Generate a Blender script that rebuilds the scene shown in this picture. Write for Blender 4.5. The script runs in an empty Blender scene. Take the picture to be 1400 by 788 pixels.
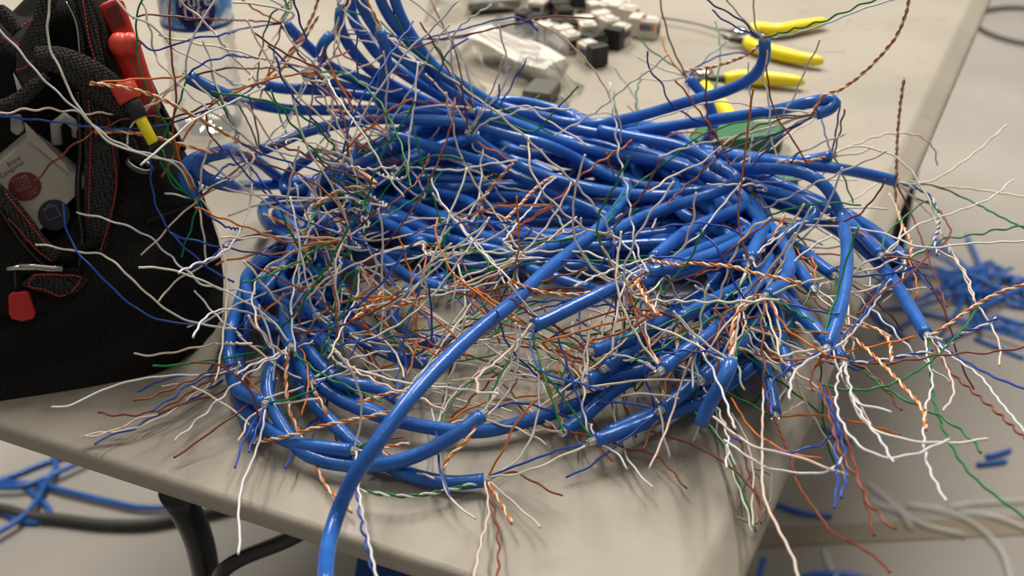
import bpy, bmesh, math, random
import numpy as np
random.seed(7); RNG = np.random.default_rng(7)
SC = bpy.context.scene
COL = SC.collection

# ------------------------------------------------------------------ camera
TZ = 0.74                       # table top height (m)
CAMH = 0.375                    # camera above the table top
F = 1722.0                      # focal length in pixels of the 1400 px frame
PITCH = math.radians(30.0)
cam_d = bpy.data.cameras.new('camera'); cam = bpy.data.objects.new('camera', cam_d); COL.objects.link(cam)
cam.location = (0, 0, TZ + CAMH); cam.rotation_euler = (math.radians(90) - PITCH, 0, 0)
cam_d.sensor_width = 36.0; cam_d.lens = 36.0 * F / 1400.0; cam_d.clip_start = 0.02
cam_d.dof.use_dof = True; cam_d.dof.focus_distance = 0.63; cam_d.dof.aperture_fstop = 10.5
SC.camera = cam
SC.view_settings.view_transform = 'Standard'; SC.view_settings.look = 'None'
SC.view_settings.gamma = 1.0; SC.view_settings.use_curve_mapping = False
SC.view_settings.exposure = 0.0

# ------------------------------------------------------------------ light
w = bpy.data.worlds.new('room_light'); SC.world = w; w.use_nodes = True
w.node_tree.nodes['Background'].inputs[0].default_value = (1.0, 0.95, 0.87, 1)
w.node_tree.nodes['Background'].inputs[1].default_value = 0.23
def area(name, loc, target, sx, sy, power, col=(1, .94, .84)):
    l = bpy.data.lights.new(name, 'AREA'); l.shape = 'RECTANGLE'; l.size = sx; l.size_y = sy; l.energy = power; l.color = col
    o = bpy.data.objects.new(name, l); COL.objects.link(o); o.location = loc
    from mathutils import Vector
    o.rotation_euler = (Vector(target) - Vector(loc)).to_track_quat('-Z', 'Y').to_euler()
    return o
area('ceiling_tube_or_fill', (-0.9, 2.5, 3.4), (-.9, 2.3, 0), 0.3, 2.4, 112)
area('ceiling_tube_or_fill', (0.9, 2.5, 3.4), (.9, 2.3, 0), 0.3, 2.4, 112)
area('ceiling_tube_or_fill', (0.0, -0.4, 3.4), (0, -.4, 0), 2.4, 0.3, 9)  # added fill lamp to brighten the front wires, not a room fixture

# ------------------------------------------------------------------ geometry helpers
CP, SP = math.cos(PITCH), math.sin(PITCH)
def ray(px, py):                # world direction with unit horizontal forward part (y = 1)
    x, y = (px - 700) / F, (394 - py) / F
    v = np.array([x, CP + y * SP, -SP + y * CP])
    return v / v[1]
CAM = np.array([0, 0, TZ + CAMH])
def PD(px, py, d):              # point at horizontal distance d (mm)
    return CAM + ray(px, py) * d * 1e-3
def WZ(px, py, z=0.0):          # point at height z (mm) above the table
    r = ray(px, py); return CAM + r * ((z * 1e-3 - CAMH) / r[2])
def FL(px, py, z=0.0):          # point at height z (mm) above the floor
    r = ray(px, py); return CAM + r * ((z * 1e-3 - CAMH - TZ) / r[2])
def dtab(px, py):
    r = ray(px, py)
    return 1e9 if r[2] > -.01 else CAMH / -r[2] * 1e3
def proj(p):
    q = np.asarray(p) - CAM
    zc = q[1] * CP - q[2] * SP; yc = q[1] * SP + q[2] * CP
    return 700 + F * q[0] / zc, 394 - F * yc / zc
D0X = [(0, 700), (300, 760), (450, 810), (800, 815), (1000, 775), (1100, 740), (1250, 760), (1400, 800)]
def D0(px): return float(np.interp(px, [a for a, _ in D0X], [b for _, b in D0X]))
def P(px, py, lay=0.0):         # pile point: lay = mm in front of the back of the pile / of the table surface
    return PD(px, py, min(D0(px), dtab(px, py)) - lay)

def resample(pts, step):
    pts = np.asarray(pts, float)
    if len(pts) == 2: pts = np.array([pts[0], pts.mean(0), pts[1]])
    P0 = np.vstack([2 * pts[0] - pts[1], pts, 2 * pts[-1] - pts[-2]])
    out = []
    for i in range(1, len(P0) - 2):
        a, b, c, d = P0[i - 1], P0[i], P0[i + 1], P0[i + 2]
        n = max(2, int(np.linalg.norm(c - b) / step) + 1)
        # centripetal Catmull-Rom
        def tj(t, p, q): return t + max(np.linalg.norm(q - p), 1e-7) ** .5
        t0 = 0; t1 = tj(t0, a, b); t2 = tj(t1, b, c); t3 = tj(t2, c, d)
        t = np.linspace(t1, t2, n, endpoint=False)[:, None]
        A1 = (t1 - t) / (t1 - t0) * a + (t - t0) / (t1 - t0) * b
        A2 = (t2 - t) / (t2 - t1) * b + (t - t1) / (t2 - t1) * c
        A3 = (t3 - t) / (t3 - t2) * c + (t - t2) / (t3 - t2) * d
        B1 = (t2 - t) / (t2 - t0) * A1 + (t - t0) / (t2 - t0) * A2
        B2 = (t3 - t) / (t3 - t1) * A2 + (t - t1) / (t3 - t1) * A3
        out.append((t2 - t) / (t2 - t1) * B1 + (t - t1) / (t2 - t1) * B2)
    out.append(pts[-1:])
    return np.vstack(out)

def frames(c):
    t = np.gradient(c, axis=0); t /= np.linalg.norm(t, axis=1)[:, None] + 1e-12
    u = np.cross(t[0], [0, 0, 1.0])
    if np.linalg.norm(u) < 1e-3: u = np.cross(t[0], [1.0, 0, 0])
    u /= np.linalg.norm(u); U = [u]
    for i in range(1, len(c)):
        u = u - t[i] * u.dot(t[i]); u /= np.linalg.norm(u) + 1e-12; U.append(u)
    U = np.array(U); return t, U, np.cross(t, U)

class MB:
    def __init__(s): s.v = []; s.f = []; s.m = []; s.n = 0
    def add(s, v, f, mi=0):
        s.v.append(np.asarray(v, float)); s.f += [tuple(i + s.n for i in q) for q in f]; s.m += [mi] * len(f); s.n += len(v); return s
    def tube(s, c, r, n=8, mi=0, cap=True):
        c = np.asarray(c, float); r = np.broadcast_to(np.asarray(r, float), (len(c),))
        t, U, V = frames(c); a = np.arange(n) * 2 * math.pi / n
        ring = (U[:, None] * np.cos(a)[None, :, None] + V[:, None] * np.sin(a)[None, :, None]) * r[:, None, None] + c[:, None]
        m = len(c); f = []
        for i in range(m - 1):
            b = i * n
            for k in range(n):
                k2 = (k + 1) % n; f.append((b + k, b + k2, b + n + k2, b + n + k))
        if cap: f.append(tuple(range(n))[::-1]); f.append(tuple((m - 1) * n + k for k in range(n)))
        return s.add(ring.reshape(-1, 3), f, mi)
    def box(s, c, size, R=None, mi=0):
        h = np.array(size) / 2
        v = np.array([[x, y, z] for x in (-1, 1) for y in (-1, 1) for z in (-1, 1)]) * h
        if R is not None: v = v @ np.asarray(R).T
        return s.add(v + np.asarray(c), [(0, 1, 3, 2), (4, 6, 7, 5), (0, 4, 5, 1), (2, 3, 7, 6), (0, 2, 6, 4), (1, 5, 7, 3)], mi)
    def lathe(s, prof, c, n=40, mi=0):      # prof: list of (r, z)
        a = np.arange(n) * 2 * math.pi / n; v = []; f = []
        for r, z in prof:
            v += [[c[0] + r * math.cos(k), c[1] + r * math.sin(k), c[2] + z] for k in a]
        for i in range(len(prof) - 1):
            for k in range(n):
                k2 = (k + 1) % n; f.append((i * n + k, i * n + k2, (i + 1) * n + k2, (i + 1) * n + k))
        return s.add(v, f, mi)
    def prism(s, poly, ext, mi=0):          # poly: 3-D outline, ext: extrusion vector
        poly = np.asarray(poly, float); n = len(poly); e = np.asarray(ext)
        f = [tuple(range(n)), tuple(range(2 * n - 1, n - 1, -1))]
        f += [(i, i + n, (i + 1) % n + n, (i + 1) % n) for i in range(n)]
        return s.add(np.vstack([poly, poly + e]), f, mi)
    def grid(s, g, mi=0):
        g = np.asarray(g, float); a, b = g.shape[:2]
        f = [(i * b + j, i * b + j + 1, (i + 1) * b + j + 1, (i + 1) * b + j) for i in range(a - 1) for j in range(b - 1)]
        return s.add(g.reshape(-1, 3), f, mi)
    def build(s, name, mats, parent=None, smooth=True, bevel=0, seg=2, loc=None, fixn=False):
        v = np.vstack(s.v); base = np.zeros(3)
        if parent is not None: base = np.array(parent['_w'])
        else:
            base = np.array(loc) if loc is not None else np.array([(v[:, 0].min() + v[:, 0].max()) / 2, (v[:, 1].min() + v[:, 1].max()) / 2, v[:, 2].min()])
        me = bpy.data.meshes.new(name); me.from_pydata((v - base).tolist(), [], s.f)
        if not isinstance(mats, (list, tuple)): mats = [mats]
        for m in mats: me.materials.append(m)
        if len(mats) > 1: me.polygons.foreach_set('material_index', s.m)
        if fixn:
            bm = bmesh.new(); bm.from_mesh(me); bmesh.ops.recalc_face_normals(bm, faces=bm.faces); bm.to_mesh(me); bm.free()
        me.polygons.foreach_set('use_smooth', [smooth] * len(me.polygons)); me.update()
        o = bpy.data.objects.new(name, me); COL.objects.link(o)
        if parent is not None: o.parent = parent; o['_w'] = parent['_w']; 
        else: o.location = base; o['_w'] = [float(x) for x in base]
        if bevel:
            b = o.modifiers.new('bevel', 'BEVEL'); b.width = bevel; b.segments = seg; b.limit_method = 'ANGLE'; b.angle_limit = .6
        return o
def thing(name, loc, label, cat, group=None):
    o = bpy.data.objects.new(name, None); COL.objects.link(o); o.location = loc; o['_w'] = [float(x) for x in loc]
    o.empty_display_size = .01; o['label'] = label; o['category'] = cat
    if group: o['group'] = group
    return o
def tag(o, label, cat, group=None):
    o['label'] = label; o['category'] = cat
    if group: o['group'] = group
    return o
def struct(o): o['kind'] = 'structure'; return o
def rotz(a): c, s_ = math.cos(a), math.sin(a); return np.array([[c, -s_, 0], [s_, c, 0], [0, 0, 1]])
def rotx(a): c, s_ = math.cos(a), math.sin(a); return np.array([[1, 0, 0], [0, c, -s_], [0, s_, c]])
def roty(a): c, s_ = math.cos(a), math.sin(a); return np.array([[c, 0, s_], [0, 1, 0], [-s_, 0, c]])
def text_mesh(txt, size):       # flat text as (verts Nx2, faces)
    cu = bpy.data.curves.new('lettering', 'FONT'); cu.body = txt; cu.size = size; cu.align_x = 'CENTER'
    o = bpy.data.objects.new('lettering', cu); COL.objects.link(o)
    dg = bpy.context.evaluated_depsgraph_get(); me = o.evaluated_get(dg).to_mesh()
    v = np.array([x.co[:2] for x in me.vertices]); f = [tuple(p.vertices) for p in me.polygons]
    bpy.data.objects.remove(o); bpy.data.curves.remove(cu)
    return v, f

# ------------------------------------------------------------------ materials
def lin(r, g, b): return tuple(((c / 255) / 12.92 if c / 255 <= .04045 else ((c / 255 + .055) / 1.055) ** 2.4) for c in (r, g, b))
def mat(name, col, rough=.5, spec=.5, metal=0., coat=0.):
    m = bpy.data.materials.new(name); m.use_nodes = True; b = m.node_tree.nodes['Principled BSDF']
    b.inputs['Base Color'].default_value = (*col, 1); b.inputs['Roughness'].default_value = rough
    b.inputs['Specular IOR Level'].default_value = spec; b.inputs['Metallic'].default_value = metal; b.inputs['Coat Weight'].default_value = coat
    return m
def nd(m, t, **k):
    n = m.node_tree.nodes.new(t)
    for a, b in k.items(): setattr(n, a, b)
    return n
def lk(m, a, b): m.node_tree.links.new(a, b)
def noise_col(m, c1, c2, scale, detail=4, lo=.3, hi=.7, coord='Object', mapscale=None):
    tc = nd(m, 'ShaderNodeTexCoord'); n = nd(m, 'ShaderNodeTexNoise'); n.inputs['Scale'].default_value = scale; n.inputs['Detail'].default_value = detail
    src = tc.outputs[coord]
    if mapscale: mp = nd(m, 'ShaderNodeMapping'); mp.inputs['Scale'].default_value = mapscale; lk(m, src, mp.inputs[0]); src = mp.outputs[0]
    lk(m, src, n.inputs['Vector'])
    r = nd(m, 'ShaderNodeValToRGB'); r.color_ramp.elements[0].position = lo; r.color_ramp.elements[1].position = hi
    r.color_ramp.elements[0].color = (*c1, 1); r.color_ramp.elements[1].color = (*c2, 1)
    lk(m, n.outputs['Fac'], r.inputs[0]); return r.outputs[0], src
def bump(m, height, strength, dist=.001):
    b = nd(m, 'ShaderNodeBump'); b.inputs['Strength'].default_value = strength; b.inputs['Distance'].default_value = dist
    lk(m, height, b.inputs['Height']); lk(m, b.outputs[0], m.node_tree.nodes['Principled BSDF'].inputs['Normal'])
def BS(m): return m.node_tree.nodes['Principled BSDF']

M = {}
# table plastic: warm grey with smudges and a fine pebble relief
m = M['table'] = mat('table_plastic', lin(157, 149, 137), .48, .4)
c, src = noise_col(m, lin(147, 140, 128), lin(161, 153, 141), 7, 5, .32, .62)
n2 = nd(m, 'ShaderNodeTexNoise'); n2.inputs['Scale'].default_value = 34; n2.inputs['Detail'].default_value = 6; lk(m, src, n2.inputs['Vector'])
r2 = nd(m, 'ShaderNodeValToRGB'); r2.color_ramp.elements[0].position = .26; r2.color_ramp.elements[1].position = .42
r2.color_ramp.elements[0].color = (.72, .7, .66, 1); r2.color_ramp.elements[1].color = (1, 1, 1, 1); lk(m, n2.outputs['Fac'], r2.inputs[0])
mx = nd(m, 'ShaderNodeMix', data_type='RGBA', blend_type='MULTIPLY'); mx.inputs[0].default_value = .45
lk(m, c, mx.inputs[6]); lk(m, r2.outputs[0], mx.inputs[7]); lk(m, mx.outputs[2], BS(m).inputs['Base Color'])
vb = nd(m, 'ShaderNodeTexNoise'); vb.inputs['Scale'].default_value = 900; vb.inputs['Detail'].default_value = 2; lk(m, src, vb.inputs['Vector']); bump(m, vb.outputs['Fac'], .25, .0006)
# concrete floor
m = M['floor'] = mat('sealed_concrete', lin(170, 165, 150), .38, .5)
c, src = noise_col(m, lin(156, 151, 144), lin(174, 168, 161), 2.2, 6, .3, .7); lk(m, c, BS(m).inputs['Base Color'])
nb = nd(m, 'ShaderNodeTexNoise'); nb.inputs['Scale'].default_value = 60; lk(m, src, nb.inputs['Vector']); bump(m, nb.outputs['Fac'], .08, .002)
M['joint'] = mat('floor_joint_filler', lin(146, 134, 114), .5)
# cable jacket: blue PVC, slightly scuffed
m = M['jacket'] = mat('blue_pvc_jacket', lin(34, 96, 186), .25, .5)
c, src = noise_col(m, lin(28, 86, 172), lin(48, 112, 198), 60, 3, .3, .7); lk(m, c, BS(m).inputs['Base Color'])
nb = nd(m, 'ShaderNodeTexNoise'); nb.inputs['Scale'].default_value = 190; nb.inputs['Detail'].default_value = 2; lk(m, src, nb.inputs['Vector']); bump(m, nb.outputs['Fac'], .22, .0012)
WC = {'b': (34, 74, 168), 'o': (206, 110, 30), 'g': (14, 118, 58), 'n': (128, 62, 36),
      'wb': (222, 222, 228), 'wo': (236, 218, 192), 'wg': (224, 224, 208), 'wn': (226, 206, 194), 'k': (24, 34, 110)}
for k, v in WC.items(): M['w_' + k] = mat('wire_insulation_' + k, lin(*v), .36, .45)
M['copper'] = mat('copper', (.72, .35, .18), .25, metal=1)
def clear(name, tint, gl=.25, rough=.06, bscale=60, bstr=.5):
    m = bpy.data.materials.new(name); m.use_nodes = True; nt = m.node_tree; nt.nodes.clear()
    out = nt.nodes.new('ShaderNodeOutputMaterial'); t = nt.nodes.new('ShaderNodeBsdfTransparent'); t.inputs[0].default_value = (*tint, 1)
    g = nt.nodes.new('ShaderNodeBsdfGlossy'); g.inputs['Roughness'].default_value = rough
    lw = nt.nodes.new('ShaderNodeLayerWeight'); lw.inputs[0].default_value = gl; mxs = nt.nodes.new('ShaderNodeMixShader')
    tc = nt.nodes.new('ShaderNodeTexCoord'); n = nt.nodes.new('ShaderNodeTexNoise'); n.inputs['Scale'].default_value = bscale
    b = nt.nodes.new('ShaderNodeBump'); b.inputs['Strength'].default_value = bstr; b.inputs['Distance'].default_value = .004
    nt.links.new(tc.outputs['Object'], n.inputs['Vector']); nt.links.new(n.outputs['Fac'], b.inputs['Height'])
    nt.links.new(b.outputs[0], g.inputs['Normal']); nt.links.new(b.outputs[0], lw.inputs['Normal'])
    mu = nt.nodes.new('ShaderNodeMath'); mu.operation = 'MULTIPLY'; mu.inputs[1].default_value = .5; nt.links.new(lw.outputs['Fresnel'], mu.inputs[0]); nt.links.new(mu.outputs[0], mxs.inputs[0]); nt.links.new(t.outputs[0], mxs.inputs[1]); nt.links.new(g.outputs[0], mxs.inputs[2]); nt.links.new(mxs.outputs[0], out.inputs[0])
    return m
M['bottle'] = clear('clear_bottle_plastic', (.93, .94, .94), .22, .06, 110, .4)
M['bagfilm'] = clear('clear_bag_film', (.93, .93, .92), .10, .22, 22, .5)
m = M['core'] = mat('translucent_separator', lin(226, 226, 224), .3); BS(m).inputs['Transmission Weight'].default_value = .5
m = M['strip'] = mat('clear_plastic_strip', (.80, .80, .78), .25); BS(m).inputs['Alpha'].default_value = .38
# bag
def fabric(name, col, sc, strength):
    m = mat(name, col, .85, .12); tc = nd(m, 'ShaderNodeTexCoord'); mp = nd(m, 'ShaderNodeMapping'); mp.inputs['Scale'].default_value = (sc, sc, sc); mp.inputs['Rotation'].default_value = (.3, .2, .6)
    lk(m, tc.outputs['Object'], mp.inputs[0]); v = nd(m, 'ShaderNodeTexVoronoi'); v.inputs['Scale'].default_value = 1; v.inputs['Randomness'].default_value = .35; lk(m, mp.outputs[0], v.inputs['Vector'])
    bump(m, v.outputs['Distance'], strength, -.0012)
    r = nd(m, 'ShaderNodeValToRGB'); r.color_ramp.elements[0].color = (*[min(1, x * 2.0 + .004) for x in col], 1); r.color_ramp.elements[1].color = (*[x * .35 for x in col], 1)
    r.color_ramp.elements[0].position = .15; r.color_ramp.elements[1].position = .75
    lk(m, v.outputs['Distance'], r.inputs[0]); lk(m, r.outputs[0], BS(m).inputs['Base Color']); return m
M['bag'] = fabric('black_ballistic_nylon', (.011, .0105, .010), 900, .5)
M['web'] = fabric('black_webbing', (.032, .031, .030), 620, 1.0)
M['panel'] = mat('charcoal_panel', (.035, .035, .036), .7, .3)
M['thread'] = mat('red_thread', lin(158, 42, 32), .7)
M['zip'] = mat('black_zip_teeth', (.03, .03, .032), .22, .7)
M['steel'] = mat('polished_steel', (.55, .54, .52), .25, metal=1)
M['gunmetal'] = mat('dark_metal', (.09, .09, .095), .3, metal=1)
M['red'] = mat('red_plastic', lin(186, 42, 32), .42)
M['redbright'] = mat('bright_red_plastic', lin(214, 68, 52), .4)
M['redpull'] = mat('red_rubber', lin(176, 28, 24), .6)
M['yellow'] = mat('yellow_grip', lin(243, 222, 28), .38)
M['green'] = mat('green_grip', lin(16, 100, 52), .45)
M['black'] = mat('black_plastic', (.012, .012, .013), .45)
M['blacksteel'] = mat('black_powder_coat', (.010, .010, .011), .33)
M['carton'] = mat('shaded_white_carton', lin(160, 153, 143), .6)  # white board, greyed in its colour to stand for shade inside the bag
M['paper'] = mat('white_paper', lin(205, 201, 193), .7)
M['cred'] = mat('shaded_printed_red', lin(92, 17, 18), .5); M['cnavy'] = mat('printed_navy', lin(18, 20, 44), .5); M['cline'] = mat('printed_line', lin(150, 132, 126), .6)  # carton red is darkened in its colour to carry the bag's shade
M['ink'] = mat('dark_print', (.03, .03, .03), .6)
M['jackw'] = mat('white_jack_plastic', lin(214, 207, 195), .38)
M['bin'] = mat('blue_bin_plastic', lin(24, 84, 160), .4)
M['rubber'] = mat('black_rubber_cable', (.045, .045, .042), .55)
M['grey'] = mat('grey_plastic', lin(150, 146, 138), .5)
m = M['blabel'] = mat('bottle_label_print', lin(90, 150, 215), .35)
c, src = noise_col(m, lin(70, 140, 210), lin(225, 232, 238), 75, 3, .45, .6); lk(m, c, BS(m).inputs['Base Color'])
M['lnavy'] = mat('label_navy', lin(38, 32, 98), .35); M['lblue'] = mat('label_blue_edge', lin(36, 72, 150), .35)
M['lwhite'] = mat('label_white', lin(238, 238, 240), .4); M['lgreen'] = mat('label_green', lin(110, 170, 50), .4)

# ------------------------------------------------------------------ setting: floor
mb = MB(); mb.add([[-8, -4, 0], [8, -4, 0], [8, 12, 0], [-8, 12, 0]], [(0, 1, 2, 3)])
struct(mb.build('floor', M['floor'], smooth=False, loc=(0, 0, 0)))
a, b = FL(1070, 748), FL(1410, 732); a2, b2 = FL(1065, 722), FL(1410, 708)
ext = (b - a) * 6
mb = MB(); mb.add([a - ext * .2, b + ext, b2 + ext, a2 - ext * .2] + np.array([0, 0, .0015]), [(0, 1, 2, 3)]); struct(mb.build('trim_1', M['joint'], smooth=False))

# ------------------------------------------------------------------ table
corner = WZ(966, 897)
eR = WZ(1352, 0) - corner; eR /= np.linalg.norm(eR)              # along the right edge, away from the camera
eL = WZ(0, 590) - corner; eL[2] = 0; eL /= np.linalg.norm(eL); eL -= eR * eL.dot(eR); eL /= np.linalg.norm(eL)
Wd, Ln = 1.0, 1.9
def TP(l, r, z): return corner + eL * l + eR * r + np.array([0, 0, z * 1e-3])
table = thing('folding_table', TP(Wd / 2, Ln / 2, -740), 'grey beige plastic folding table carrying the heap of blue cables', 'table')
table['_w'] = [float(x) for x in TP(Wd / 2, Ln / 2, -740)]
mb = MB()
# rings of the rim profile: (inset on the front edge, inset on the long edge, height)
prof = [(.0040, .018, 0), (.0022, .0155, -.5), (.0009, .013, -1.8), (.0004, .010, -3.6), (0, .004, -6.4), (0, .001, -8.2), (.0006, 0, -10), (.0022, .002, -11), (.012, .012, -12), (.05, .05, -14), (.06, .06, -42)]
def rim(f_, s_, z, n=9, rad=.018):
    pts = []
    x0, x1, y0, y1 = s_, Wd - s_, f_, Ln - s_
    for cx, cy, a0 in ((x0 + rad, y0 + rad, 180), (x1 - rad, y0 + rad, 270), (x1 - rad, y1 - rad, 0), (x0 + rad, y1 - rad, 90)):
        for k in range(n):
            a = math.radians(a0 + 90 * k / (n - 1)); pts.append(TP(cx + rad * math.cos(a), cy + rad * math.sin(a), z))
    return pts
rings = [rim(*p) for p in prof]; nr = len(rings[0])
v = [q for r in rings for q in r]; f = [tuple(range(nr))]
for i in range(len(rings) - 1):
    for k in range(nr): f.append((i * nr + k, (i + 1) * nr + k, (i + 1) * nr + (k + 1) % nr, i * nr + (k + 1) % nr))
f.append(tuple((len(rings) - 1) * nr + k for k in range(nr)))
mb.add(v, f); top = mb.build('tabletop', M['table'], table, smooth=True, fixn=True)
top.data.polygons[0].use_smooth = False
sharp = {tuple(sorted(k)) for k in top.data.polygons[0].edge_keys}
for e in top.data.edges:
    if tuple(sorted(e.vertices)) in sharp: e.use_edge_sharp = True
top.data.polygons[len(top.data.polygons) - 1].use_smooth = False
# embossed frame mark moulded near the corner
mb = MB()
fr = [WZ(x, y, .3) for x, y in ((1006, 707), (1034, 716), (1055, 650), (1028, 641))]
mb.tube(resample(np.array(fr + fr[:1]), .02), .0007, 5)
mb.build('moulded_frame', M['table'], table)
# legs: bent tube and brace under the near end
def under(px, py, z): return WZ(px, py, z)
leg = [under(238, 672, -120), under(256, 702, -150), under(272, 740, -200), under(284, 800, -290), under(289, 860, -420), under(292, 920, -739)]
leg[-1][2] = 0.0
mb = MB(); mb.tube(resample(np.array(leg), .02), .0100, 16); mb.build('leg', M['blacksteel'], table)
br = [under(430, 716, -150), under(398, 736, -165), under(330, 764, -190), under(308, 778, -200), under(296, 800, -225), under(290, 850, -330)]
mb = MB(); mb.tube(resample(np.array(br), .01), .0052, 12); mb.build('leg_brace', M['blacksteel'], table)
for l, r_ in ((.12, 1.72), (.88, 1.72)):
    p = TP(l, r_, 0); mb = MB(); mb.tube(np.array([[p[0], p[1], TZ - .03], [p[0], p[1], .4], [p[0], p[1], 0]]), .0135, 12); mb.build('leg', M['blacksteel'], table)
# second near leg at the right rail, seen as the dark shape under the far right edge
p1 = TP(.1, .30, 0); p2 = TP(.12, .17, 0)
mb = MB(); mb.tube(resample(np.array([[p1[0], p1[1], TZ - .03], [p2[0], p2[1], TZ - .2], [p2[0], p2[1], .35], [p2[0], p2[1], 0]]), .03), .0135, 12); mb.build('leg', M['blacksteel'], table)

# ------------------------------------------------------------------ tool bag
BQ = WZ(150, 528); BQ2 = WZ(295, 507)
bu = BQ2 - BQ; bu /= np.linalg.norm(bu)                          # along the bag face, to the right
bh = np.array([bu[1], -bu[0], 0.0])                              # horizontal normal, towards the camera
LEAN = math.radians(20)
bn = bh * math.cos(LEAN) + np.array([0, 0, math.sin(LEAN)])
def BP(px, py, off=0.0):
    r = ray(px, py); q = BQ + bn * off * 1e-3
    return CAM + r * ((q - CAM).dot(bn) / r.dot(bn))
def bag_dist(p): return (np.asarray(p) - BQ).dot(bn) * 1e3       # mm in front of the bag face
bag = thing('tool_bag', BQ + np.array([0, 0, 0.0]) - bh * .08, 'black nylon tool bag with red stitching at the left table end', 'bag')
def ip(x, tab): return float(np.interp(x, [a for a, _ in tab], [b for _, b in tab]))
Tx = [(0, -170), (.35, 0), (.45, 25), (.52, 48), (.6, 60), (.8, 120), (1, 190)]; Ty = [(0, 40), (.35, 12), (.45, 32), (.52, 30), (.6, -30), (.8, -40), (1, 60)]
Rx = [(0, 190), (.1, 206), (.25, 236), (.45, 276), (.6, 299), (.72, 306), (.9, 303), (1, 292)]
NU, NV = 44, 36; g = np.zeros((NV, NU, 3))
for j in range(NV):
    v_ = j / (NV - 1)
    for i in range(NU):
        u_ = i / (NU - 1)
        tx, ty = ip(u_, Tx), ip(u_, Ty); bx_, by_ = -170 + (292 + 170) * u_, 577 + (506 - 577) * u_
        x = tx * (1 - v_) + bx_ * v_; y = ty * (1 - v_) + by_ * v_
        x += (ip(v_, Rx) - (190 * (1 - v_) + 292 * v_)) * u_ ** 2
        off = -55 * max(0, (u_ - .8) / .2) ** 2.4 - 30 * max(0, (.12 - v_) / .12) ** 2
        sag = 5 * math.sin(6 * u_ + 5 * v_) * math.sin(3.1 * v_) + 4 * math.sin(15 * (v_ * .9 - .25 * u_)) * (v_ > .3) * min(1, (v_ - .3) * 4) + 2.5 * math.sin(31 * (v_ + .2 * u_ * u_)) * (v_ > .55)
        if .05 < v_ < .62 and u_ < .78: sag -= 12 * math.sin((v_ - .05) / .57 * math.pi) * min(1, (.78 - u_) * 6)
        g[j, i] = BP(x, y, off + sag)
g[-1, :, 2] = np.maximum(g[-1, :, 2], TZ + .0005)
g[:, :, 2] = np.maximum(g[:, :, 2], TZ + .0005)
mb = MB(); mb.grid(g)
back = g.copy() - bh * .15 - bu * .05; back[:, :, 2] = TZ + (back[:, :, 2] - TZ) * .62
ringi = [(0, i) for i in range(NU)] + [(j, NU - 1) for j in range(1, NV)] + [(NV - 1, i) for i in range(NU - 2, -1, -1)] + [(j, 0) for j in range(NV - 2, 0, -1)]
fr_ = np.array([g[a] for a in ringi]); mid = np.array([g[a] for a in ringi]) - bh * .05 - bu * 0.004; mid[:, 2] = TZ + (mid[:, 2] - TZ) * .93; bk = np.array([back[a] for a in ringi])
nR = len(ringi); vv = np.vstack([fr_, mid, bk]); ff = []
for a in range(2):
    for k in range(nR): ff.append((a * nR + k, a * nR + (k + 1) % nR, (a + 1) * nR + (k + 1) % nR, (a + 1) * nR + k))
ff.append(tuple(2 * nR + k for k in range(nR)))
mb.add(vv, ff)
body = mb.build('body', M['bag'], bag, fixn=False)

def ribbon(path, wpx, off, thick=1.4, arch=1.0, name='strap', material='web', parent=None, closed=False):
    """webbing band on the bag face: centre line in picture points, width in points"""
    c = resample(np.array([[x, y, 0.0] for x, y in path]), 5)[:, :2]
    t = np.gradient(c, axis=0); t /= np.linalg.norm(t, axis=1)[:, None]; nrm = np.stack([-t[:, 1], t[:, 0]], 1)
    wp = np.interp(np.linspace(0, 1, len(c)), np.linspace(0, 1, len(np.atleast_1d(wpx))), np.atleast_1d(wpx)); of = np.interp(np.linspace(0, 1, len(c)), np.linspace(0, 1, len(np.atleast_1d(off))), np.atleast_1d(off))
    K = 9; ft = np.zeros((len(c), K, 3)); bt = ft.copy()
    for i in range(len(c)):
        for k in range(K):
            s_ = k / (K - 1) * 2 - 1; q = c[i] + nrm[i] * s_ * wp[i] / 2; o_ = of[i] + arch * (1 - s_ * s_)
            ft[i, k] = BP(q[0], q[1], o_); bt[i, k] = BP(q[0], q[1], o_ - thick)
    n = len(c); mb = MB(); loop = np.concatenate([ft, bt[:, ::-1]], 1)
    L = 2 * K; f = []
    for i in range(n - 1):
        for k in range(L): f.append((i * L + k, i * L + (k + 1) % L, (i + 1) * L + (k + 1) % L, (i + 1) * L + k))
    f.append(tuple(range(L))); f.append(tuple((n - 1) * L + k for k in range(L))[::-1])
    mb.add(loop.reshape(-1, 3), f)
    return mb.build(name, M[material], parent or bag, fixn=True)
def stitches(path, off, parent, dash=4.0, gap=1.6, r=.00044):
    c = resample(np.array([[x, y, 0.0] for x, y in path]), 1.0)[:, :2]
    d = np.concatenate([[0], np.cumsum(np.linalg.norm(np.diff(c, axis=0), axis=1))]); s_ = 0; mb = MB()
    while s_ < d[-1] - 1:
        q = [BP(np.interp(x, d, c[:, 0]), np.interp(x, d, c[:, 1]), off + .5 * math.sin(k / 3 * math.pi)) for k, x in enumerate(np.linspace(s_, min(s_ + dash, d[-1]), 4))]
        mb.tube(np.array(q), r, 5); s_ += dash + gap
    return mb.build('stitching', M['thread'], parent)
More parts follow.
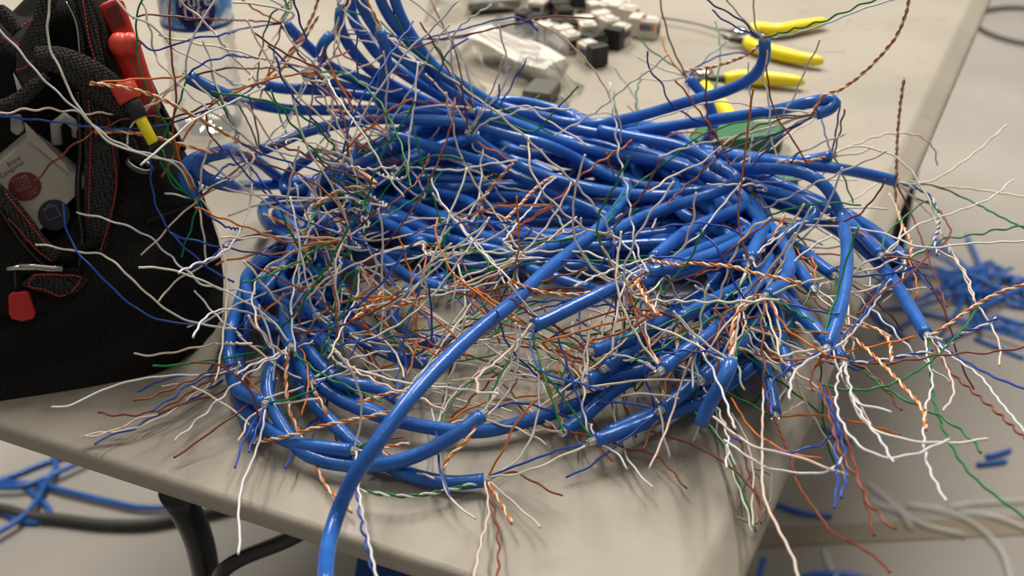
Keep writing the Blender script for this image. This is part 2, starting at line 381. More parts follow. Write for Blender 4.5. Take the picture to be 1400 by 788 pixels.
# flap panel and straps
mb = MB(); pan = [(22, 62), (44, 26), (60, 30), (70, 78), (62, 112), (36, 132), (22, 100)]
mb.prism([BP(x, y, 3) for x, y in pan], -bn * .003); flap = mb.build('flap', M['panel'], bag, smooth=False, bevel=.001, fixn=True)
stitches([(14, 47), (28, 38), (43, 27)], 4.5, flap); stitches([(4, 52), (14, 55), (25, 64)], 4.5, flap, 3, .8, .001); stitches([(22, 96), (34, 93), (46, 82)], 4.5, flap); stitches([(40, 112), (56, 106), (68, 107)], 4.5, flap)
ribbon([(-20, 0), (4, 22), (24, 44)], 18, 5, name='collar')
st1 = ribbon([(84, -34), (70, -10), (58, 22), (54, 52), (58, 84)], [26, 26, 24, 27, 24], 9, name='strap')
st2 = ribbon([(96, -36), (108, -6), (122, 30), (129, 62), (138, 98)], [22, 22, 20, 18, 16], 8, name='strap'); stitches([(108, -20), (116, 18), (122, 55), (133, 92)], 10.2, st2)
st3 = ribbon([(46, 78), (80, 82), (112, 98), (146, 122), (176, 152), (192, 176)], [30, 38, 46, 48, 40, 30], [14, 16, 16, 13, 9, 5], arch=3, name='strap')
ribbon([(-20, 152), (0, 148), (26, 136), (50, 116), (64, 104)], [24, 22, 22, 22, 16], [8, 8, 9, 10, 10], arch=2, name='strap')
ribbon([(122, 0), (136, 36), (140, 70), (158, 104)], [16, 18, 22, 20], 3, name='pocket_wall', material='bag', arch=4)
rp = ribbon([(90, 2), (98, 16), (105, 36), (109, 76)], 2.2, 11, .8, .3, 'reflective_piping', 'steel')
ribbon([(92, 2), (99, 16), (108, 40), (112, 78)], 8, 9, .8, .3, 'piping', 'web')
wb = ribbon([(128, 112), (134, 150), (138, 190), (139, 225), (137, 262), (134, 300), (131, 350)], [38, 42, 46, 48, 44, 36, 30], [6, 6, 6, 7, 5, 3, 1], arch=2, name='webbing')
stitches([(121, 138), (124, 170), (124, 210), (122, 262), (121, 300)], 8.2, wb); stitches([(148, 162), (152, 190), (157, 222), (159, 255), (150, 300), (137, 345)], [8.0][0], wb, 5, 1.2)
# zips: two rows of teeth each
def zipper(path, off, name='zip'):
    tape = ribbon(path, 9, off - 1, .8, .2, name, 'bag')
    c = resample(np.array([[x, y, 0.0] for x, y in path]), 1.0)[:, :2]; d = np.concatenate([[0], np.cumsum(np.linalg.norm(np.diff(c, axis=0), axis=1))]); mb = MB()
    for k, s_ in enumerate(np.arange(0, d[-1], 2.6)):
        x, y = np.interp(s_, d, c[:, 0]), np.interp(s_, d, c[:, 1]); x2, y2 = np.interp(s_ + 1, d, c[:, 0]), np.interp(s_ + 1, d, c[:, 1])
        t = np.array([x2 - x, y2 - y]); t /= np.linalg.norm(t) + 1e-9; n_ = np.array([-t[1], t[0]]); a = np.array([x, y])
        mb.tube(np.array([BP(*(a - n_ * 1.9), off + .6), BP(*a, off + 1.3), BP(*(a + n_ * 1.9), off + .6)]), .00042, 6)
    tt = mb.build('zip_teeth', M['zip'], tape); tt['kind'] = 'stuff'
zipper([(107, 128), (109, 170), (110, 210), (107, 250), (108, 290), (112, 325), (108, 366)], 5)
zipper([(-10, 272), (6, 296), (26, 326), (46, 350), (62, 366)], 9)
tp = ribbon([(-10, 256), (10, 276), (34, 306), (58, 336), (80, 352)], [22, 24, 24, 22, 16], 10, name='zip_tape'); stitches([(8, 266), (28, 290), (50, 318), (62, 334)], 11.4, tp, 3); stitches([(12, 300), (28, 316), (52, 344), (72, 358)], 11.4, tp, 2, 2)
ribbon([(80, 360), (112, 338), (140, 330)], [24, 22, 18], 3, name='gusset', arch=4, material='bag')
# lower pocket front, in front of the carton
mb = MB(); mb.prism([BP(x, y, 8) for x, y in ((-40, 290), (0, 292), (30, 332), (62, 370), (108, 352), (112, 300), (96, 304), (70, 336), (118, 420), (-40, 440))][0:4] + [BP(x, y, 8) for x, y in ((110, 366), (118, 420), (-40, 440))], -bn * .006)
mb.build('pocket', M['bag'], bag, smooth=False, bevel=.002, fixn=True)
# slider, cord, rubber pull, sewn tab
mb = MB(); mb.tube(np.array([BP(x, y, 13) for x, y in ((9, 368), (24, 366), (50, 366), (70, 368), (86, 368))]), [.0012, .0016, .0017, .0017, .0022], 8)
mb.tube(np.array([BP(x, y, 14.5) for x, y in ((26, 363), (50, 364), (72, 366), (84, 366))]), .0011, 6); mb.build('zip_slider', M['steel'], bag)
mb = MB(); mb.tube(np.array([BP(x, y, 12) for x, y in ((20, 368), (21, 385), (23, 402))]), .0009, 6); mb.build('pull_cord', M['black'], bag)
mb = MB(); mb.prism([BP(x, y, 15) for x, y in ((11, 405), (16, 401), (36, 399), (39, 401), (48, 429), (46, 436), (30, 440), (16, 437), (12, 430))], -bn * .005); mb.build('rubber_pull', M['redpull'], bag, smooth=False, bevel=.0012, fixn=True)
mb = MB(); mb.prism([BP(x, y, o) for x, y, o in ((46, 373, 12), (80, 375, 16), (114, 380, 13), (122, 382, 9), (112, 397, 10), (92, 405, 12), (72, 405, 15), (27, 391, 10))], -bn * .0025); tb = mb.build('sewn_tab', M['web'], bag, smooth=False, bevel=.0008, fixn=True)
stitches([(47, 376), (78, 376), (110, 380), (104, 392), (98, 399)], 15.6, tb); stitches([(47, 376), (39, 391), (60, 396), (80, 405), (92, 403)], 14.5, tb)
# D ring
a = np.linspace(0, 2 * math.pi, 30); mb = MB(); mb.tube(np.array([BP(190 + 16 * math.cos(t) + 4 * math.sin(t), 226 + 9 * math.sin(t) + 4 * math.cos(t), 6 + 3 * math.sin(t)) for t in a]), .0017, 8, cap=False); mb.build('d_ring', M['gunmetal'], bag)
ribbon([(160, 178), (176, 196), (192, 220)], [20, 20, 14], 5, name='ring_loop')
ribbon([(200, 305), (238, 292), (270, 282)], 10, [1, -3, -14], name='seam_tape', material='bag')

# carton standing in the open bag pocket
mb = MB(); f0 = [(38, 190), (-60, 273), (20, 350), (120, 252)]
nB = -bn
q = [BP(x, y, 2) for x, y in f0]; up = (BP(33, 168, 2) - BP(38, 190, 2))
carton = thing('carton', q[2], 'small white carton with red and navy round marks inside the tool bag', 'box')
mb.prism(q, -bn * .022 + np.array([0, 0, .006])); mb.build('box', M['carton'], carton, smooth=False, bevel=.0006, fixn=True)
mb = MB(); mb.prism([BP(x, y, 3.4) for x, y in ((38, 190), (33, 167), (37, 170), (92, 228), (95, 238))], bn * .0006); mb.build('side_flap', M['carton'], carton, smooth=False, fixn=True)
mb = MB(); mb.prism([BP(x, y, 3.0) for x, y in ((42, 172), (50, 182), (66, 204), (78, 218), (72, 214), (56, 196))], bn * .0002); mb.build('red_print', M['cred'], carton, smooth=False)
def disc(cx, cy, rx, ry, off, mm, name):
    mb = MB(); mb.prism([BP(cx + rx * math.cos(t), cy + ry * math.sin(t), off) for t in np.linspace(0, 2 * math.pi, 36, endpoint=False)], bn * .0002); return mb.build(name, M[mm], carton, smooth=False)
disc(34, 255, 22.5, 19.5, 2.4, 'cred', 'red_mark'); disc(74, 294, 22, 21, 2.4, 'cnavy', 'navy_mark')
mb = MB()
def diamond(cx, cy, r, r2=None):
    p = [BP(cx + r * math.cos(t + .35), cy + r * .85 * math.sin(t + .35), 2.9) for t in (0, math.pi / 2, math.pi, 3 * math.pi / 2, 2 * math.pi)]
    mb.tube(np.array(p), .00018, 4)
diamond(30, 251, 14); diamond(30, 251, 9); diamond(30, 251, 4)
for dy in (0, 4): mb.tube(np.array([BP(38, 266 + dy, 2.9), BP(50, 258 + dy, 2.9)]), .00015, 4)
mb.build('printed_lines', M['cline'], carton); mb = MB(); diamond(71, 291, 13); mb.tube(np.array([BP(62, 288, 2.9), BP(66, 280, 2.9), BP(72, 280, 2.9)]), .00018, 4); mb.build('printed_lines', M['cline'], carton)
for txt, cx, cy in (('Brand', 20, 232 - 9), ('ct Categories', 14, 236)):
    v_, f_ = text_mesh(txt, 8.6); ca, sa = math.cos(-.58), math.sin(-.58)
    vv = [BP(cx + x * ca + y * sa * 1, cy + x * sa - y * ca, 2.7) for x, y in v_]
    MB().add(vv, f_).build('lettering', M['ink'], carton, smooth=False)
# grey clip inside the bag
mb = MB(); mb.tube(np.array([BP(x, y, o) for x, y, o in ((78, 196, 0), (76, 170, 3), (88, 160, 4), (104, 172, 2), (106, 186, 0))]), .0028, 8)
tag(mb.build('plastic_clip', M['grey'], None), 'grey bent plastic clip behind the white carton in the bag', 'clip')
mb = MB(); mb.prism([BP(x, y, 6) for x, y in ((18, 100), (22, 106), (32, 124), (24, 126))], -bn * .002); tag(mb.build('paper_slip', M['paper'], None, smooth=False, fixn=True), 'small white paper corner poking out under the bag strap', 'paper')
mb = MB(); mb.prism([BP(x, y, 2) for x, y in ((14, 158), (28, 156), (33, 178), (24, 186), (14, 180))], -bn * .004); tag(mb.build('plastic_case', M['grey'], None, smooth=False, bevel=.001, fixn=True), 'small grey plastic case above the white carton in the bag', 'case')

# red tool tucked in the bag side pocket
rt = thing('red_hand_tool', BP(190, 120, -10), 'red plastic hand tool with hollow grip in the bag side pocket', 'tool')
mb = MB()
for o_, w_ in ((0, 1),):
    mb.prism([BP(x, y, -2) for x, y in ((134, 10), (140, 4), (160, -4), (168, 0), (186, 52), (160, 60))], -bn * .012)
mb.build('grip', M['red'], rt, smooth=False, bevel=.002, seg=3, fixn=True)
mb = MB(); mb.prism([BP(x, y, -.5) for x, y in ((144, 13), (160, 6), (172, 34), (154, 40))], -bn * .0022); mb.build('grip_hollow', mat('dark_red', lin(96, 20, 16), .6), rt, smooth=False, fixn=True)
mb = MB()
for cx in (164, 177):
    c_ = BP(cx, 61, 4); mb.lathe([(.0001, -.0062), (.003, -.0055), (.0052, -.003), (.006, 0), (.0052, .003), (.003, .0055), (.0001, .0062)], c_, 16)
mb.build('knob', M['redbright'], rt)
mb = MB(); mb.tube(resample(np.array([BP(x, y, o) for x, y, o in ((170, 66, -3), (178, 92, -6), (188, 122, -10), (198, 150, -16))]), .004), [.0088] + [.0088] * 0 + [.0088] * 0 if False else .0085, 14); mb.build('shaft', M['red'], rt)
mb = MB(); mb.tube(resample(np.array([BP(x, y, o) for x, y, o in ((172, 70, 3.5), (182, 96, 1), (193, 126, -4))]), .004), .0012, 6); mb.build('rib', M['redbright'], rt)
sd = thing('marker_pen', BP(190, 150, 0), 'red capped marker with dark barrel and yellow band beside the bag strap', 'marker')
ax = BP(196, 170, 14) - BP(165, 113, 12); axn = ax / np.linalg.norm(ax)
def axtube(p0, l0, l1, r0, r1, name, mm, n=20):
    mb = MB(); ls = np.array([l0, l0 + .0008, l1 - .0008, l1]); mb.tube(p0 + axn * ls[:, None], [r0 * .86, r0, r1, r1 * .9], n); mb.build(name, M[mm], sd)
p0 = BP(165, 113, 12)
axtube(p0, 0, .0100, .0066, .0060, 'cap', 'redbright'); axtube(p0, .0095, .0195, .0046, .0042, 'barrel', 'black'); axtube(p0, .019, .0335, .0030, .0028, 'yellow_band', 'yellow')
# far right pocket rim of the bag
ribbon([(190, 98), (204, 112), (218, 142), (236, 176), (252, 206)], [7, 8, 9, 9, 8], [-22, -24, -30, -34, -38], name='pocket_rim', material='web', arch=2)

# ------------------------------------------------------------------ water bottle
bb = WZ(288, 172); bot = thing('water_bottle', bb, 'clear plastic water bottle with blue label behind the cables', 'bottle')
R_ = .0262
pr = [(.0005, .004), (.014, .001), (.021, 0), (R_ * .95, .004), (R_, .010)]
for k in range(6):
    z0 = .014 + k * .0115; pr += [(R_, z0), (R_ * .955, z0 + .0035), (R_ * .955, z0 + .0055), (R_, z0 + .009)]
pr += [(R_, .086), (R_ * .985, .088), (R_ * .985, .134), (R_, .137), (R_ * .93, .150), (R_ * .7, .168), (R_ * .45, .180), (R_ * .42, .190), (.0001, .190)]
MB().lathe(pr, bb, 48).build('shell', M['bottle'], bot)
MB().lathe([(R_ * .43, .182), (R_ * .52, .183), (R_ * .52, .196), (R_ * .45, .198), (.0001, .198)], bb, 24).build('cap', M['lwhite'], bot)
th0 = math.atan2(CAM[1] - bb[1], CAM[0] - bb[0])
lab = MB().lathe([(R_ * 1.004, .0825), (R_ * 1.004, .1345)], bb, 64).build('label', M['blabel'], bot)
MB().lathe([(R_ * 1.012, .0825), (R_ * 1.012, .0855)], bb, 64).build('label_border', M['lblue'], lab)
def curved(v2, f_, z, rr, mm, name, par, a0=0.0):
    vv = [[bb[0] + rr * math.cos(th0 + a0 + x / R_), bb[1] + rr * math.sin(th0 + a0 + x / R_), bb[2] + z + y] for x, y in v2]
    MB().add(vv, f_).build(name, M[mm], par, smooth=False)
N = 30; cv = [(0.0, 0.0)]
for r_ in (.004, .008, .012, .0145): cv += [(r_ * math.cos(t), r_ * 1.05 * math.sin(t)) for t in np.linspace(0, 2 * math.pi, N, endpoint=False)]
cf = [(0, 1 + k, 1 + (k + 1) % N) for k in range(N)] + [(1 + i * N + k, 1 + (i + 1) * N + k, 1 + (i + 1) * N + (k + 1) % N, 1 + i * N + (k + 1) % N) for i in range(3) for k in range(N)]
curved(cv, cf, .0985, R_ * 1.009, 'lnavy', 'label_roundel', lab)
for t_, z_ in (('Pure', .1015), ('Life', .0925)):
    v_, f_ = text_mesh(t_, .0125); curved(v_ * np.array([1, 1]), f_, z_, R_ * 1.016, 'lwhite', 'lettering', lab)
for sx in (-1, 1): curved([(sx * .0018, .0), (sx * .0018 + .0011, .0002), (sx * .0006 + .0008, .004), (sx * .0006 - .0004, .004)], [(0, 1, 2, 3)], .0862, R_ * 1.016, 'lgreen', 'people_mark', lab)

# ------------------------------------------------------------------ clear bags
def film_bag(poly, hgt, label, seed, lbl=None, dark=None):
    rg = np.random.default_rng(seed); c0, c1, c2, c3 = [WZ(*p) for p in poly]
    n, m_ = 26, 20; gt = np.zeros((m_, n, 3)); gb = gt.copy(); ph = rg.uniform(0, 6, 8)
    for j in range(m_):
        for i in range(n):
            u_, v_ = i / (n - 1), j / (m_ - 1); p = (c0 * (1 - u_) + c1 * u_) * (1 - v_) + (c3 * (1 - u_) + c2 * u_) * v_
            e = min(1, 6 * u_ * (1 - u_) * 4 * v_ * (1 - v_) * 1.0) ** .6
            h = hgt * e * (.6 + .25 * math.sin(5 * u_ + ph[0]) * math.sin(4 * v_ + ph[1]) + .18 * abs(math.sin(9 * u_ + 6 * v_ + ph[2])) + .12 * abs(math.sin(13 * v_ - 7 * u_ + ph[3])))
            p = p + np.array([.006 * math.sin(8 * v_ + ph[4]), .006 * math.sin(9 * u_ + ph[5]), 0]) * (1 - e)
            gt[j, i] = p + [0, 0, h + .0012]; gb[j, i] = p + [0, 0, .0007]
    b = thing('plastic_bag', (c0 + c1 + c2 + c3) / 4, label, 'plastic bag')
    mb = MB(); mb.grid(gt); mb.grid(gb[:, ::-1]); mb.build('film', M['bagfilm'], b)
    return b, gt
b1, g1 = film_bag([(600, 92), (676, 20), (796, 66), (738, 134)], .017, 'clear plastic bag with a white printed label beside the white jacks', 3)
lq = [(634, 50), (672, 34), (774, 78), (745, 97)]
L4 = [WZ(x, y, z) for (x, y), z in zip(lq, (19, 22, 21, 17))]
n = 14; gl_ = np.array([[((L4[0] * (1 - u) + L4[3] * u) * (1 - v) + (L4[1] * (1 - u) + L4[2] * u) * v) + [0, 0, .002 * math.sin(7 * u + 3 * v)] for u in np.linspace(0, 1, n)] for v in np.linspace(0, 1, 8)])
mb = MB(); mb.grid(gl_); mb.grid(gl_[:, ::-1] - [0, 0, .0004]); pl = mb.build('paper_label', M['paper'], b1)
mb = MB()
for v0, u0, u1 in ((.25, .1, .5), (.5, .1, .8), (.62, .2, .5), (.75, .1, .75), (.4, .55, .65)):
    q = [((L4[0] * (1 - u) + L4[3] * u) * (1 - v) + (L4[1] * (1 - u) + L4[2] * u) * v) + np.array([0, 0, .0032]) for u, v in ((u0, v0), (u1, v0), (u1, v0 + .05), (u0, v0 + .05))]
    mb.prism(q, (0, 0, .0001))
mb.build('printed_lines', M['cline'], pl, smooth=False)
film_bag([(575, 40), (590, -30), (730, -34), (716, 22)], .022, 'clear plastic bag with grey contents at the top behind the cables', 5)
mb = MB(); q = [WZ(x, y, 3) for x, y in ((640, 18), (648, -14), (716, -16), (712, 12))]; mb.prism(q, (0, 0, .010)); tag(mb.build('grey_packet', mat('grey_packet', lin(120, 118, 112), .6), smooth=False, bevel=.003, fixn=True), 'flat grey packet inside the rearmost clear bag', 'packet')
film_bag([(560, 100), (600, 60), (660, 120), (640, 160)], .025, 'crumpled clear plastic bag tucked behind the upright cables', 8)
b3, _ = film_bag([(676, 128), (712, 104), (790, 120), (760, 156)], .03, 'clear plastic bag with a dark piece below the labelled bag', 6)
mb = MB(); q = [WZ(x, y, 2) for x, y in ((712, 142), (730, 124), (768, 128), (752, 148))]; mb.prism(q, (0, 0, .012)); mb.build('dark_insert', mat('dark_insert', lin(92, 90, 84), .6), b3, smooth=False, bevel=.003, fixn=True)

# ------------------------------------------------------------------ keystone jacks
def jack(px, py, ang, style, z, label, tilt=0.0):
    p = WZ(px, py, 0); R = rotz(math.radians(ang)) @ rotx(math.radians(tilt)); t = thing('keystone_jack', p, label, 'jack', 'network jacks heaped on the table')
    main, dark = (M['jackw'], M['black']) if style != 'black' else (M['black'], M['jackw'])
    o = p + np.array([0, 0, z * 1e-3])
    def bx(name, c, s, mm, par=None, bev=.0008): 
        return MB().box(o + R @ (np.array(c) * 1e-3), np.array(s) * 1e-3, R, ).build(name, mm, par or t, smooth=False, bevel=bev)
    b = bx('body', (0, 0, 8.5), (15, 24, 17), main)
    bx('port', (0, -12.1, 8), (11.5, .8, 9), M['black'], b, 0)
    bx('latch', (0, -5, 17.6), (9, 10, 2), main, None)
    bx('rear_cap', (0, 9, 10), (16.5, 11, 18), M['jackw'] if style in ('white', 'colour') else M['black'])
    if style != 'white':
        for sx in (-1, 1):
            for k, cc in enumerate(('w_o', 'w_g', 'w_b', 'w_n')): bx('colour_code', (sx * 7.7, -8 + k * 3.4, 11), (.6, 2.6, 6), M[cc], None, 0)
    if style == 'colour':
        for k, cc in enumerate(('w_o', 'w_g', 'w_b')): bx('colour_code', (-4 + k * 4, 2, 17.3), (3, 4, .8), M[cc], None, 0)
    for sx in (-1, 1): bx('slot', (sx * 4, 13.6 + .8, 10), (1.6, .8, 12), M['black'] if style != 'black' else M['jackw'], None, 0)
JK = [(882, 50, 70, 'colour', 0, 'white network jack at the right end of the heap', 0), (845, 62, 150, 'half', 0, 'white jack with a black cap, second from the right', 0),
      (808, 86, -150, 'half', 0, 'white topped jack with dark front nearest the cables', 0), (801, 54, 10, 'white', 0, 'white jack showing its square port in the middle of the heap', 0),
      (828, 50, 30, 'white', 2, 'rounded white jack between the port jack and the black capped jack', 0), (853, 36, 60, 'white', 2, 'white jack just behind the rightmost jack', 0),
      (822, 28, 110, 'white', 0, 'white jack at the back right of the heap', 0), (843, 24, 85, 'white', 0, 'rearmost white jack on the right', 0),
      (794, 22, 165, 'half', 6, 'white jack with black side at the back of the heap', 20), (776, 68, 30, 'white', 0, 'white jack with open port touching the clear bag', 0),
      (752, 56, 145, 'colour', 0, 'white jack with bright colour codes beside the clear bag', 0), (738, 27, -25, 'colour', 3, 'white jack at the left end of the heap', 0),
      (768, 32, 15, 'black', 0, 'black jack in the middle of the heap', 0), (728, 44, 60, 'black', 0, 'black jack below the leftmost white jack', 0),
      (772, 52, 100, 'black', 0, 'black jack behind the open port jack', 0), (813, 68, 140, 'black', -2, 'black jack wedged behind the nearest white topped jack', 0),
      (816, 14, 60, 'black', 0, 'black jack at the very back of the heap', 0), (770, 12, 80, 'black', 0, 'black jack at the back left by the frame top', 0)]
for a_ in JK: jack(a_[0], a_[1], a_[2], a_[3], a_[4], a_[5], a_[6])

# ------------------------------------------------------------------ pliers
def tubepts(pts, z): return resample(np.array([WZ(x, y, zz) for (x, y), zz in zip(pts, z if hasattr(z, '__len__') else [z] * len(pts))]), .004)
def pliers(label, piv, jaws, h1, h2):
    t = thing('cutting_pliers', WZ(*piv), label, 'pliers', 'yellow handled cutters on the table')
    for h in (h1, h2):
        c = tubepts(h, 7); k = np.linspace(0, 1, len(c)); r = .0052 + .0012 * np.sin(k * math.pi * 1.2) ; r[0] *= .75; r[-1] *= .55; r[-2] *= .86
        MB().tube(c, r, 14).build('handle', M['yellow'], t)
    for j in jaws:
        c = tubepts(j, 7); k = np.linspace(0, 1, len(c)); MB().tube(c, .0042 * (1 - .8 * k), 8).build('jaw', M['gunmetal'], t)
    p = WZ(*piv, 4); MB().lathe([(.0001, 0), (.008, 0), (.008, .006), (.0065, .0075), (.0001, .0078)], p, 20).build('pivot', M['steel'], t)
pliers('yellow handled cutting pliers with open grips nearest the frame top', (1012, 50), [[(1030, 52), (1010, 44), (995, 42), (985, 40)], [(1028, 52), (1008, 54), (996, 53), (986, 47)]],
       [(1024, 47), (1034, 39), (1060, 42), (1095, 36), (1130, 29)], [(1021, 56), (1030, 63), (1060, 72), (1095, 80), (1126, 84)])
pliers('yellow handled cutting pliers lower in view, beside the green handled tool', (962, 107), [[(1000, 108), (980, 108), (962, 105), (948, 102), (938, 99)], [(970, 124), (963, 114), (956, 110), (946, 107), (937, 101)]],
       [(990, 109), (996, 108), (1010, 106), (1050, 108), (1100, 112)], [(962, 116), (967, 124), (977, 135), (992, 152), (1008, 172)])
MB_ = MB(); MB_.tube(tubepts([(985, 42), (950, 32), (915, 26), (880, 22)], 6), .0009, 6); tag(MB_.build('thin_rod', M['gunmetal']), 'thin grey rod lying from the jacks to the upper pliers', 'rod')
# green handled tool
gt_ = thing('green_handled_tool', WZ(1010, 205), 'hand tool with thick green grips lying under the cable heap', 'tool')
def slab(poly, z0, z1, name): MB().prism([WZ(x, y, z0) for x, y in poly], (0, 0, (z1 - z0) * 1e-3)).build(name, M['green'], gt_, smooth=False, bevel=.003, seg=4, fixn=True)
slab([(936, 214), (952, 196), (1010, 192), (1064, 192), (1070, 200), (1066, 210), (1005, 218), (960, 222)], 0, 16, 'handle')
slab([(1000, 262), (1030, 250), (1084, 250), (1092, 256), (1088, 266), (1030, 272)], 0, 12, 'handle')
MB().tube(resample(np.array([WZ(950, 208, 8), WZ(930, 225, 8), WZ(935, 248, 8), WZ(980, 262, 7), WZ(1010, 262, 7)]), .01), .005, 10).build('tool_head', M['gunmetal'], gt_)
for (p_, lb) in (([(1078, 58), (1100, 66), (1130, 70), (1155, 70)], 'faint clear thread on the table beside the upper pliers'), ([(1150, 42), (1162, 26), (1176, 34), (1190, 40)], 'short clear thread on the table right of the pliers')):
    tag(MB().tube(tubepts(p_, .8), .0006, 5).build('clear_thread', M['strip']), lb, 'thread')

# ------------------------------------------------------------------ the heap of cables
CR = .0035                      # jacket radius
WR = .00056                     # insulated wire radius
